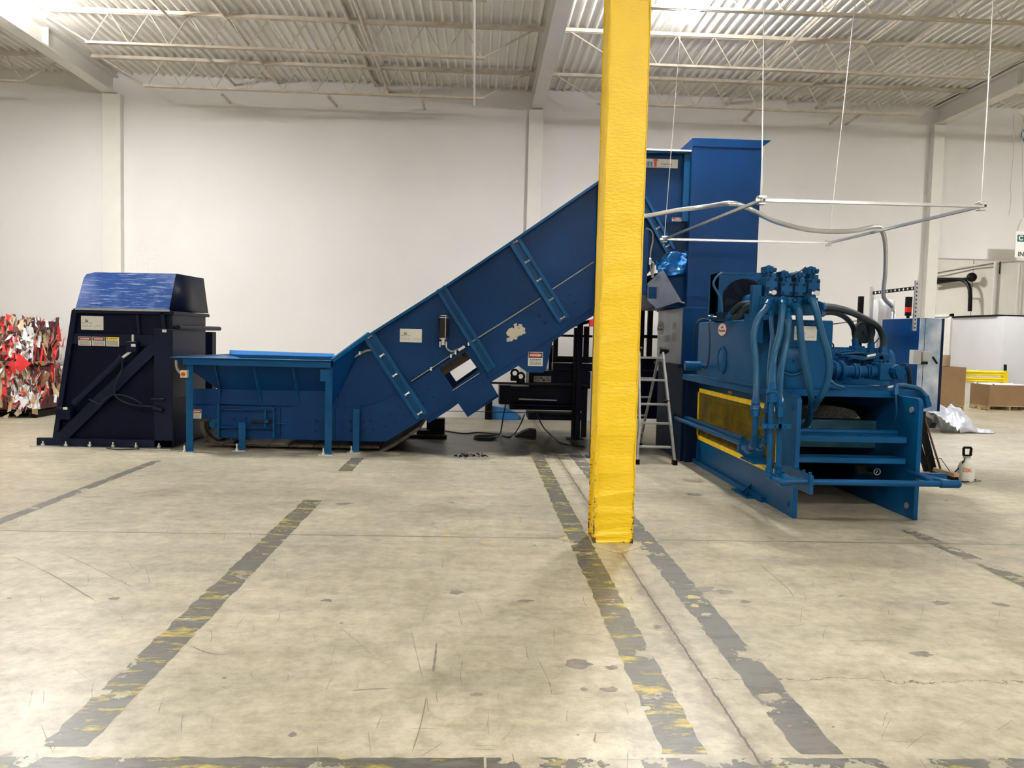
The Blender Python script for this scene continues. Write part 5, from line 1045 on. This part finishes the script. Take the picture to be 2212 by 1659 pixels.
# ================================================================ hanging strut frame + flexible conduit
FZ = 3.1; FA, FB, FC, FD = [at(*p, Z=FZ) for p in ((1435, 515), (1645, 430), (2120, 443), (1790, 523))]
U = thing('hanging_strut_frame', ((FA+FC)/2), 'rectangular frame of metal strut hung on rods above the baler', 'strut frame')
for a, b in ((FA, FB), (FB, FC), (FC, FD), (FD, FA)):
    d = (b-a).normalized(); m_ = MB(); m_.bar(a-d*.06, b+d*.06, .034, .006); s = d.cross(V(0, 0, 1)).normalized()
    for k in (-1, 1): m_.bar(a-d*.06+s*.0155*k+V(0, 0, -.012), b+d*.06+s*.0155*k+V(0, 0, -.012), .004, .026)
    m_.build('strut', 'zinc', U)
for c, tp in ((FA, (1475, 0)), (FB, (1650, 0)), (FC, (2145, 0)), (FD, (1848, 0))):
    q = at(*tp, Y=c.y); d = (q-c).normalized(); e = c+d*((6.8-c.z)/d.z); m_ = MB(); m_.tube([c-d*.10, e], .0048, 6); m_.build('threaded_rod', 'steel', U)
    m_ = MB(); m_.box(c.x-.04, c.x+.04, c.y-.04, c.y+.04, c.z+.005, c.z+.03); m_.box(c.x-.035, c.x+.035, c.y-.035, c.y+.035, c.z-.055, c.z-.04); m_.build('corner_nut', 'zinc', U, bevel=.004)
pts = []
fm_ = (FA+(FB-FA)*.70); fn_ = FC+(FD-FC)*.68
EX0_ = at(1984, 780, Y=9.8).x; cp = [at(1370, 468, Y=10.3), at(1400, 466, Y=10.2), at(1460, 455, Y=9.9), at(1530, 446, Y=9.5), at(1580, 440, Y=fm_.y), at(1620, 452, Y=8.9), at(1680, 480, Y=9.1), at(1760, 498, Y=9.3), at(1840, 499, Y=9.5), at(1893, 490, Y=9.7), at(1908, 505, Y=9.9), at(1913, 540, Y=10.2), at(1912, 590, Y=10.35), at(1909, 640, Y=10.5), Vector((EX0_+.07, 10.62, 2.22)), Vector((EX0_+.07, 10.62, 2.0))]
L_ = spline(cp, 40); m_ = MB(); rr = [.026+.0035*(i % 2) for i in range(len(L_))]; m_.tube(L_, rr, 12); tag(m_.build('flexible_conduit', 'zinc', smooth=60), 'ribbed silver flexible conduit draped over the hanging strut frame', 'conduit')
# ================================================================ control cabinet, strut bracket, beacon
EX0, EX1 = at(1984, 780, Y=9.8).x, at(2035, 780, Y=9.8).x; EY0, EY1 = 9.8, 10.75; ez1, ez0 = at(2000, 687, Y=9.8).z, at(2000, 888, Y=9.8).z
E_ = thing('control_cabinet', (EX0+.15, 10.2, 0), 'blue electrical control cabinet on black legs right of the baler', 'cabinet')
m_ = MB(); m_.box(EX0, EX1, EY0+.02, EY1, ez0, ez1); m_.build('cabinet_body', 'blue', E_, bevel=.004)
m_ = MB(); m_.box(EX0, EX1, EY0, EY0+.02, ez0, ez1); fc_ = m_.build('end_panel', 'door_steel', E_, bevel=.003)
m_ = MB(); m_.box(EX0+.06, EX0+.064, EY0-.004, EY0, ez0, ez1); m_.box(EX1-.03, EX1, EY0-.008, EY0, ez0, ez1); m_.build('panel_trim', 'blue_dark', fc_)
m_ = MB(); c = at(1978, 775, Y=9.7); m_.box(c.x-.04, c.x+.06, 9.68, 9.78, at(1980, 787, Y=9.7).z, at(1980, 756, Y=9.7).z); q = at(2000, 770, Y=9.7); m_.box(q.x-.06, q.x+.04, 9.66, 9.80, q.z-.055, q.z+.06); m_.build('switch_box', 'grey_plastic', E_, bevel=.004)
m_ = MB(); q = at(2018, 775, Y=9.7); m_.bar(q-V(.02, 0, -.02), q+V(.04, 0, -.06), .02, .02); m_.cyl(at(1980, 785, Y=9.7), at(2003, 784, Y=9.7), .018, n=10); m_.build('switch_lever', 'black', E_)
m_ = MB()
for a, b in (((1984, 889, 9.9), (2018, 1026, 10.33)), ((1992, 889, 10.5), (1975, 1025, 10.33))): 
    p0 = at(a[0], a[1], Y=a[2]); p1 = at(b[0], b[1], Z=.0); m_.bar(p0, p1, .07, .07, (0, 1, 0))
m_.build('leg_frame', 'black', E_); m_ = MB(); m_.bar((EX1-.04, 10.5, ez0), (EX1+.35, 10.6, 0), .06, .06, (0, 1, 0)); m_.bar((EX0+.04, 10.55, ez0), (EX0+.04, 10.6, 0), .06, .06, (0, 1, 0)); m_.build('leg_frame', 'black', E_)
KX = EX0+.03
W_ = thing('strut_bracket', (KX, 10.2, ez1), 'slotted metal strut bracket standing above the blue cabinet', 'bracket')
m_ = MB(); q = at(1981, 606, Y=9.78); z_ = at(1981, 715, Y=9.78).z; m_.box(q.x-.025, q.x+.012, 9.755, 9.795, z_, q.z); m_.build('upright', 'zinc', W_); m_ = MB()
for k in range(12): zz_ = z_+.04+k*(q.z-z_-.08)/11; m_.box(q.x-.018, q.x-.004, 9.752, 9.756, zz_-.012, zz_+.012)
m_.build('slot', 'decal_black', W_, kind='stuff')
m_ = MB(); r = at(1884, 620, Y=10.9); zr = at(1884, 705, Y=10.9).z; m_.box(r.x-.02, r.x+.02, 10.88, 10.92, zr, r.z); m_.build('upright', 'zinc', W_)
ca = at(1886, 633, Y=10.85); cb = at(1979, 622, Y=9.82); m_ = MB(); m_.bar(ca, cb, .01, .045, (0, 0, 1)); cbm = m_.build('cross_strut', 'dark_steel', W_); m_ = MB(); d = (cb-ca); nrm = d.cross(V(0, 0, 1)).normalized()
if nrm.y > 0: nrm = -nrm
for k in range(10): q = ca+d*(k+.8)/10.6+nrm*.006; m_.cyl(q, q+nrm*.002, .014, n=12)
m_.build('round_hole', 'white', cbm, smooth=0)
q = at(1961, 690, Y=10.0); m_ = MB(); m_.cyl((q.x, 10.0, ez1), (q.x, 10.0, ez1+.03), .02, n=12); m_.cyl((q.x, 10.0, ez1+.03), (q.x, 10.0, ez1+.075), .04, n=20); m_.cyl((q.x, 10.0, ez1+.14), (q.x, 10.0, ez1+.27), .042, n=20); bo = m_.build('beacon', 'black'); tag(bo, 'small black stack light with red lens on the blue cabinet', 'beacon')
m_ = MB(); m_.cyl((q.x, 10.0, ez1+.075), (q.x, 10.0, ez1+.14), .041, n=20); m_.build('red_lens', 'red_lens', bo)
# post and pulley behind the pumps
q = at(1861, 640, Y=10.8); m_ = MB(); m_.box(q.x-.03, q.x+.03, 10.78, 10.84, 0 if False else 1.24, q.z); T_ = m_.build('reel_post', 'black', bevel=.003); tag(T_, 'black post with a round cable reel behind the pumps', 'post')
c = at(1866, 718, Y=10.72); m_ = MB(); m_.cyl((c.x, 10.70, c.z), (c.x, 10.77, c.z), .15, n=32); m_.cyl((c.x, 10.67, c.z), (c.x, 10.70, c.z), .03, n=16); m_.ring((c.x, 10.70, c.z), (0, 1, 0), .14, .012, 32); m_.build('reel', 'rubber', T_)
m_ = MB(); m_.tube([at(1788, 703, Y=8.2), at(1800, 700, Y=8.5), at(1858, 692, Y=10.7)], .006, 6); m_.tube([at(1905, 725, Y=10.4), at(1880, 750, Y=10.6), at(1876, 755, Y=10.8)], .008, 6); tag(m_.build('steel_cable', 'dark_steel'), 'thin taut cable from the oil tank to the reel', 'cable')
m_ = MB(); nx, ny = 12, 10; vs = []; fs = []
for i in range(ny+1):
    for j in range(nx+1):
        q = at(1882+55*j/nx, 650+6*i/ny-(6*math.sin(j/nx*PI)), Y=11.3); q.z *= 1-i/ny; q.y += .05*math.sin(j*1.7)+.02*random.random(); vs.append(q)
for i in range(ny):
    for j in range(nx): a = i*(nx+1)+j; fs.append((a, a+1, a+nx+2, a+nx+1))
m_.add(vs, fs); o = m_.build('plastic_sheet', 'clear_sheet', smooth=60); tag(o, 'cloudy plastic sheet hanging behind the blue cabinet', 'plastic sheet'); s_ = o.modifiers.new('solid', 'SOLIDIFY'); s_.thickness = .003
# ================================================================ floor things on the right
# push broom
h0 = at(2018, 1013, Z=.09); h1 = at(2066, 1027, Z=.09); c = (h0+h1)/2
br = thing('push_broom', (c.x, c.y, 0), 'push broom with a wooden head leaning by the cabinet legs', 'broom')
m_ = MB(); m_.bar(h0, h1, .07, .05); m_.build('broom_head', 'wood', br, bevel=.004); m_ = MB(); m_.bar(h0-V(0, 0, .055), h1-V(0, 0, .055), .06, .07); m_.build('bristles', 'black', br, kind='stuff')
hh = h0+(h1-h0)*.32; tp = at(1992, 885, Y=10.55); m_ = MB(); m_.tube([hh, tp], .013, 10); m_.build('handle', 'paper_dark', br)
m_ = MB(); jn = hh+(tp-hh)*.2; m_.tube([h0+(h1-h0)*.05, jn+V(-.1, 0, 0), jn, jn+V(.05, 0, 0), h0+(h1-h0)*.8], .005, 6); m_.build('wire_brace', 'dark_steel', br)
# sprayer
q = at(2094, 1042, Z=0); q.y += .08; sx_, sy2 = q.x, q.y
sp = thing('pump_sprayer', (sx_, sy2, 0), 'white plastic pump sprayer with black handle standing on the floor', 'sprayer')
prof = [(.0, 0), (.085, 0), (.098, .015), (.10, .05), (.10, .15), (.097, .19), (.08, .235), (.05, .265), (.036, .28), (.036, .315), (0, .32)]
m_ = MB(); n = 28; vs = []; fs = []
for (r_, z) in prof:
    for k in range(n): a_ = 2*PI*k/n; w2 = 1-.03*(abs(math.cos(a_*3)))*(r_ > .08); vs.append((sx_+r_*w2*math.cos(a_), sy2+r_*w2*math.sin(a_), z))
for i in range(len(prof)-1):
    for k in range(n): fs.append((i*n+k, i*n+(k+1) % n, (i+1)*n+(k+1) % n, (i+1)*n+k))
m_.add(vs, fs); m_.build('jug', 'jug', sp, smooth=50)
m_ = MB(); m_.cyl((sx_, sy2, .30), (sx_, sy2, .325), .045, n=20); m_.build('collar', 'grey_plastic', sp)
m_ = MB(); z0, z1 = .33, .435
for a, b in (((-.045, z0), (.045, z0)), ((.045, z0), (.05, z1)), ((.05, z1), (-.05, z1)), ((-.05, z1), (-.045, z0))): m_.bar((sx_+a[0], sy2, a[1]), (sx_+b[0], sy2, b[1]), .03, .022, (0, 1, 0))
m_.build('handle', 'black', sp, bevel=.006)
m_ = MB(); m_.tube(spline([(sx_-.045, sy2-.03, .30), (sx_-.07, sy2-.05, .26), (sx_-.09, sy2-.05, .24), (sx_-.08, sy2-.05, .27)]), .006, 6); m_.build('hook', 'black', sp)
m_ = MB(); m_.tube(spline([(sx_-.10, sy2, .17), (sx_-.15, sy2+.0, .11), (sx_-.19, sy2, .05), (sx_-.20, sy2-.02, .02)]), .008, 6); m_.tube([(sx_-.24, sy2-.0, .012), (sx_-.1, sy2-.12, .012), (sx_+.19, sy2-.02, .012)], .006, 6); m_.tube([(sx_-.21, sy2+.03, .012), (sx_+.17, sy2+.05, .012)], .008, 6); m_.build('spray_hose', 'black', sp)
text(sp, 'DX', (sx_-.055, sy2-.104, .155), .075, 'orange', depth=.003, off=.001)
# tarp
m_ = MB(); random.seed(31); nx, ny = 46, 22; vs = []; fs = []
from mathutils import noise as NZ
ta = at(1990, 915, Z=0); tb = at(2150, 937, Z=0); x0, x1 = at(2000, 930, Z=0).x, tb.x
for i in range(ny+1):
    for j in range(nx+1):
        u, v = j/nx, i/ny; x = x0+(x1-x0)*u; y = tb.y-.35*(1-u)*.3+v*(.95*(1-u)**.6+.10); prof_ = max(0, (1-u)**.65*math.sin(PI*min(1, v*1.05))**.55)
        n_ = NZ.noise(Vector((x*2.3, y*2.3, 0)))*.20+NZ.noise(Vector((x*5, y*5, 3)))*.13+NZ.noise(Vector((x*11, y*11, 7)))*.06
        z = .015+.50*prof_+max(-.8*prof_*.5, n_*min(1, prof_*3+.12)); vs.append((x+NZ.noise(Vector((x*3, y*3, 5)))*.1*(1-u), y+n_*.2, max(.012, z)))
for i in range(ny):
    for j in range(nx): a = i*(nx+1)+j; fs.append((a, a+1, a+nx+2, a+nx+1))
m_.add(vs, fs); o = m_.build('tarpaulin', 'tarp', smooth=28); tag(o, 'crumpled silver tarpaulin heaped on the floor beyond the cabinet', 'tarp'); s_ = o.modifiers.new('solid', 'SOLIDIFY'); s_.thickness = .006; s_.offset = 1
o.data.materials.append(M['tarp_dark'])
for p in o.data.polygons:
    c = p.center; u = (c.x+o.location.x-x0)/(x1-x0)
    if (u < .42-(c.z)*1.1 and u < .45) or (u > .97): p.material_index = 1
# gaylord boxes and pallets
def pallet(x0, x1, y0, y1, label):
    t = thing('wooden_pallet', ((x0+x1)/2, (y0+y1)/2, 0), label, 'pallet'); n = 7
    for k in range(n): y = y0+(y1-y0-.09)*k/(n-1); m_ = MB(); m_.box(x0, x1, y, y+.09, .12, .14); m_.build('deck_board', 'wood', t)
    for k in range(3):
        x = x0+(x1-x0-.04)*k/2; m_ = MB(); m_.prism([(x, y0, .02), (x, y0, .12), (x, y1, .12), (x, y1, .02), (x, y1-.25, .02), (x, y1-.3, .07), (x, y1-.5, .07), (x, y1-.55, .02), (x, y0+.55, .02), (x, y0+.5, .07), (x, y0+.3, .07), (x, y0+.25, .02)], (.04, 0, 0)); m_.build('stringer', 'wood', t)
    for k in range(3): y = y0+(y1-y0-.09)*k/2; m_ = MB(); m_.box(x0, x1, y, y+.09, 0, .02); m_.build('bottom_board', 'wood', t)
cx_, cyf = at(2135, 887, Z=0).x, at(2135, 887, Z=0).y
gx1 = cx_+1.22; gy1 = cyf+.86
pallet(cx_, gx1, cyf, gy1, 'wooden pallet under the large open cardboard box')
def gaylord(x0, x1, y0, y1, z0, z1, label, flaps=False, fill=None, m='card'):
    t = thing('cardboard_box', ((x0+x1)/2, (y0+y1)/2, z0), label, 'box'); th = .012
    m_ = MB(); m_.box(x0, x1, y0, y0+th, z0, z1); m_.box(x0, x1, y1-th, y1, z0, z1); m_.box(x0, x0+th, y0+th, y1-th, z0, z1); m_.box(x1-th, x1, y0+th, y1-th, z0, z1); m_.box(x0+th, x1-th, y0+th, y1-th, z0, z0+th); m_.build('box_wall', m, t)
    if fill:
        m_ = MB(); n_ = 14; vs = []; fs = []
        for i in range(n_+1):
            for j in range(n_+1): vs.append((x0+th+(x1-x0-2*th)*i/n_, y0+th+(y1-y0-2*th)*j/n_, z1-.02+random.uniform(-.03, .06)))
        for i in range(n_):
            for j in range(n_): a = i*(n_+1)+j; fs.append((a, a+1, a+n_+2, a+n_+1))
        m_.add(vs, fs); m_.build('paper_filling', fill, t, smooth=0, kind='stuff')
    return t
gaylord(cx_, gx1, cyf, gy1, .141, at(2135, 831, Y=cyf).z, 'large cardboard box full of paper on a pallet, right edge', fill='paper_white')
x0, x1 = at(2000, 830, Y=21.0).x, at(2087, 830, Y=21.0).x-.02; zt_ = at(2060, 793, Y=21.0).z
pallet(x0, x1, 21.0, 22.05, 'wooden pallet under the tall brown box behind the cabinet'); gaylord(x0, x1, 21.0, 22.05, .141, zt_, 'tall plain brown cardboard box just right of the cabinet')
x0, x1 = at(2010, 790, Y=26).x, at(2056, 790, Y=26).x; gaylord(x0, x1, 26, 27, 0.0, at(2045, 767, Y=26).z, 'pale tan cardboard box farthest back by the dock door', m='card_light')
# yellow guard rail
gx0, gx1_ = at(2080, 810, Y=22.2).x, at(2176, 810, Y=22.2).x; R_ = thing('guard_rail', ((gx0+gx1_)/2, 22, 0), 'yellow steel guard rail behind the cardboard boxes', 'guard rail')
for k in range(2):
    zc_ = at(2120, 806+14*k, Y=22.2).z; m_ = MB(); m_.prism([(gx0, 22.2, zc_-.07), (gx0, 22.17, zc_-.045), (gx0, 22.17, zc_-.02), (gx0, 22.2, zc_), (gx0, 22.17, zc_+.02), (gx0, 22.17, zc_+.045), (gx0, 22.2, zc_+.07), (gx0, 22.23, zc_+.07), (gx0, 22.23, zc_-.07)], (gx1_-gx0-.1, 0, 0)); m_.build('rail', 'rail_yellow', R_)
m_ = MB(); m_.box(gx1_-.13, gx1_, 22.16, 22.3, 0, at(2170, 801, Y=22.2).z); m_.build('post', 'rail_yellow', R_, bevel=.005)
m_ = MB(); q = at(2171, 795, Y=22.05); q = at(2174, 795, Y=22.4); m_.bar((q.x+.02, 22.4, 0), (q.x-.04, 22.4, q.z+.10), .10, .03); tag(m_.build('dark_board', 'black'), 'small dark board sticking up behind the guard rail post', 'board')
# white booth
bx = at(2170, 690, Y=22.6).x; bz = at(2170, 683, Y=22.6).z; bz0 = at(2170, 829, Y=22.6).z; yb3 = bx*1716/1028 if False else 25.0
Z_ = thing('white_booth', (bx+2, 23.8, 0), 'big white panelled booth behind the guard rail', 'booth')
yfar = 22.6
t_ = at(2058, 690, X=bx); yfar = t_.y
m_ = MB(); m_.box(bx, bx+2.45, 22.6, yfar, bz0, bz); m_.build('panel', 'sheet_white', Z_); m_ = MB(); m_.box(bx+.03, bx+2.45, 22.63, yfar, 0, bz0); m_.build('skirt', 'white', Z_); m_ = MB(); m_.box(bx-.03, bx+2.5, 22.9, yfar, bz, bz+.06); m_.build('roof', 'navy2', Z_)
# dock door, track and pipes on the dock wall (X = 18)
DX_ = 18.0
y0, y1 = at(2056, 700, X=DX_).y, at(1990, 700, X=DX_).y; m_ = MB(); zd = at(2050, 684, X=DX_).z; zs = zd/7; m_.box(DX_-.06, DX_-.01, y0, y1, 0, zd)
for k in range(7):
    m_.box(DX_-.075, DX_-.06, y0, y1, k*zs+.03, k*zs+.07); m_.box(DX_-.075, DX_-.06, y0, y1, k*zs+.3, k*zs+.33)
struct(m_, 'door_1', 'white'); m_ = MB(); m_.box(DX_-.12, DX_, y0-.12, y0, 0, zd+.1); m_.box(DX_-.12, DX_, y0-.12, y1, zd, zd+.1); struct(m_, 'trim_4', 'white')
Xt = DX_-.35; tr_ = thing('door_track', (Xt, 29.5, 4.5), 'black curved overhead door track with ball end above the dock door', 'door track')
m_ = MB(); m_.tube([at(2010, 603, X=Xt), at(2075, 604, X=Xt), at(2084, 607, X=Xt), at(2091, 614, X=Xt), at(2095, 625, X=Xt), at(2096, 640, X=Xt), at(2095, 672, X=Xt)], .07, 8); m_.build('track_rail', 'black', tr_)
m_ = MB(); m_.tube([at(2010, 613, X=Xt), at(2040, 608, X=Xt), at(2095, 602, X=Xt)], .06, 8); m_.build('torsion_bar', 'black', tr_); m_ = MB(); c = at(2095, 645, X=Xt); m_.box(Xt, 18, c.y-.04, c.y+.04, c.z-.04, c.z+.04); c = at(2060, 604, X=Xt); m_.box(Xt, 18, c.y-.04, c.y+.04, c.z-.04, c.z+.04); m_.build('wall_bracket', 'wall_far', tr_); m_ = MB(); c = at(2099, 599, X=Xt); m_.ball(c, .17, 20); m_.build('ball_end', 'black', tr_)
for nm, pts, r_, lb in (('wall_conduit', ((2005, 590), (2150, 565), (2212, 560)), .05, 'cream conduit climbing along the dock wall, upper one'), ('wall_conduit', ((2005, 596), (2040, 594), (2105, 579), (2150, 574)), .03, 'thin sagging cable along the dock wall, lower one')):
    m_ = MB(); m_.tube([at(a, b, X=DX_-.06) for a, b in pts], r_, 8); tag(m_.build(nm, 'wall_far'), lb, 'conduit')
for px, r_, m2, lb in ((2152, .07, 'wall', 'thick white vertical pipe on the dock wall'), (2161, .02, 'black', 'thin black vertical cable on the dock wall'), (2203, .04, 'wall', 'white vertical conduit at the right of the dock wall')):
    a = at(px, 560, X=DX_-.1); m_ = MB(); m_.tube([(a.x, a.y, 1 if m2 == 'wall' else 4.3), (a.x, a.y, a.z+1.5)], r_, 8); tag(m_.build('wall_pipe', m2), lb, 'pipe')
a = at(2104, 560, X=DX_); m_ = MB(); m_.box(DX_-.012, DX_, a.y-.02, a.y+.02, 0, 7); struct(m_, 'trim_5', 'decal_grey')
# hanging sign at the right edge
sy3 = 15.9; c0 = at(2195, 499, Y=sy3); c1 = at(2195, 556, Y=sy3); h_ = c0.z-c1.z; w_ = h_*1.05
sg = thing('hanging_sign', (c0.x+w_/2, sy3, c1.z), 'white sign with green header hanging at the right edge', 'sign')
pl = Plate((c0.x+w_/2, sy3, (c0.z+c1.z)/2), (1, 0, 0), (0, 0, 1), w_, h_); b = MB(); pl.rect(b, 0, 1, 0, 1, -.01, 0); b.build('sign_board', 'white', sg, bevel=.02); b = MB(); pl.rect(b, .06, .94, .60, .86, 0, .003); b.build('header_band', 'mitt_green', sg, smooth=0)
pl.text(sg, 'C', .19, .73, h_*.25, 'white', off=.004); pl.text(sg, 'IN', .23, .12, h_*.24, 'decal_black', off=.003)
m_ = MB(); m_.tube([(c0.x+.02, sy3, c0.z), (c0.x+.1, sy3, c0.z+.25)], .01, 6); m_.tube([(c0.x+w_-.02, sy3, c0.z), (c0.x+w_-.1, sy3, c0.z+.25)], .01, 6); m_.build('hook', 'grey_plastic', sg)
b = MB(); c = at(2222, 292, Y=WY-.02); m_ = b; m_.ring((c.x, WY-.02, c.z), (0, 1, 0), .15, .014, 32); tag(m_.build('wall_letter', 'logo_blue'), 'dark blue curved letter C on the wall at right edge', 'letter')
for px, pts in ((2188, ((2189, 272, 15.9), (2189, 330, 15.9), (2183, 400, 15.9), (2184, 430, 15.9), (2179, 465, 15.9))), (2208, ((2208, 300, 15.9), (2209, 380, 15.9), (2211, 470, 15.9)))):
    m_ = MB(); cd = [at(*p[:2], Y=15.41) for p in pts]; m_.tube([Vector((cd[0].x, 15.41, 6.3))]+spline(cd), .006, 6); tag(m_.build('pull_cord', 'grey_plastic'), 'thin pull cord hanging before the header wall, %s' % ('left one' if px == 2188 else 'right one'), 'cord')
# ================================================================ bales at the left edge
def bale(x0, x1, y0, y1, z0, z1, label, seed):
    random.seed(seed); t = thing('paper_bale', ((x0+x1)/2, (y0+y1)/2, z0), label, 'bale', 'scrap paper bales')
    m_ = MB(); vs = []; n = 14; 
    m_.box(x0+.05, x1-.08, y0+.06, y1-.05, z0+.02, z1-.04); m_.build('bale_core', 'paper_dark', t)
    m_ = MB(); bxr = x0+(x1-x0)*.60; m_.box(x0, bxr, y0, y1, z0+.05, z1-.06); m_.build('cardboard_wrap', 'card_light', t, bevel=.04)
    for nm, mt, cnt in (('red_scraps', 'paper_red', 90), ('white_scraps', 'paper_white', 85), ('brown_scraps', 'card_light', 90), ('dark_scraps', 'paper_dark', 90)):
        m_ = MB()
        for k in range(cnt):
            f = random.random(); lo = .60 if nm != 'white_scraps' else .72; hi = 1 if nm != 'red_scraps' else .85
            if f < .62: c = V(x0+(x1-x0)*random.uniform(lo, hi), y0+random.uniform(-.03, .03), random.uniform(z0+.10, z1-.07)); nr = V(random.gauss(0, .35), -1, random.gauss(0, .3))
            elif f < .85: c = V(x1+random.uniform(-.1, .02), random.uniform(y0, y1), random.uniform(z0+.10, z1-.07)); nr = V(1, random.gauss(0, .4), random.gauss(0, .3))
            else: c = V(random.uniform(x0, x1), random.uniform(y0, y1), z1-.04+random.uniform(-.05, .03)); nr = V(random.gauss(0, .5), random.gauss(0, .5), 1)
            nr.normalize(); u = nr.cross(V(random.gauss(0, .25), .1, 1)).normalized() if abs(nr.z) < .9 else nr.orthogonal().normalized(); v = nr.cross(u); a, b = random.uniform(.015, .045), random.uniform(.06, .17)
            q = [c+u*a*random.uniform(.6, 1.2)*sx+v*b*random.uniform(.6, 1.2)*sz+nr*random.uniform(-.02, .03) for sx, sz in ((-1, -1), (1, -1), (1, 1), (-1, 1))]
            m_.prism(q, nr*.003)
        m_.build(nm, mt, t, smooth=0, kind='stuff')
bX1 = at(88, 800, Y=15.0).x; bz_a = at(60, 886, Y=14.85).z; zA = at(60, 786, Y=14.9).z; zB = at(60, 688, Y=14.9).z
bale(bX1-1.5, bX1, 14.85, 15.9, .12, zA-.03, 'lower scrap paper bale with flaps sticking out at left edge', 41); bale(bX1-1.55, bX1-.02, 14.8, 15.9, zA+.02, zB, 'upper scrap paper bale stacked at the left edge', 42)
m_ = MB()
for k in range(3): m_.box(bX1-1.5+k*.68, bX1-1.4+k*.68, 14.9, 15.9, 0, .10)
m_.box(bX1-1.5, bX1, 14.9, 15.9, .10, .12); tag(m_.build('bale_pallet', 'black'), 'dark pallet under the scrap paper bales', 'pallet')
def flap(pts, m, label, Y):
    m_ = MB(); q = [at(a, b, Y=Y+dy) for a, b, dy in pts]; n_ = (q[1]-q[0]).cross(q[2]-q[0]).normalized(); m_.prism(q, n_*.004); tag(m_.build('paper_flap', m, smooth=0), label, 'scrap', 'loose flaps of the bales')
flap(((40, 763, 0), (67, 786, 0), (43, 805, .02), (30, 792, .0)), 'paper_red', 'bright red folded flap sticking out between the bales', 14.7)
flap(((14, 788, 0), (28, 777, 0), (33, 798, .02)), 'paper_red', 'smaller red flap left of the bright red one', 14.7)
flap(((102, 802, 0), (109, 809, 0), (93, 837, .1), (86, 828, .1)), 'card', 'brown cardboard flap jutting right from the lower bale', 14.9)
flap(((40, 858, 0), (62, 864, 0), (50, 883, 0)), 'paper_white', 'white paper flap low on the lower bale', 14.72)
flap(((5, 900, 0), (20, 893, 0), (16, 905, 0)), 'card_light', 'tan cardboard scrap at the foot of the bales', 14.7)
flap(((30, 893, 0), (36, 888, 0), (41, 897, 0), (36, 900, 0)), 'card_light', 'small tan scrap lying right of the other', 14.7)
m_ = MB(); q = at(86, 792, Y=15.95); m_.box(q.x-.04, q.x+.03, 15.95, 16.05, 0, at(86, 783, Y=15.95).z); tag(m_.build('yellow_post', 'rail_yellow'), 'thin yellow post behind the bales', 'post')
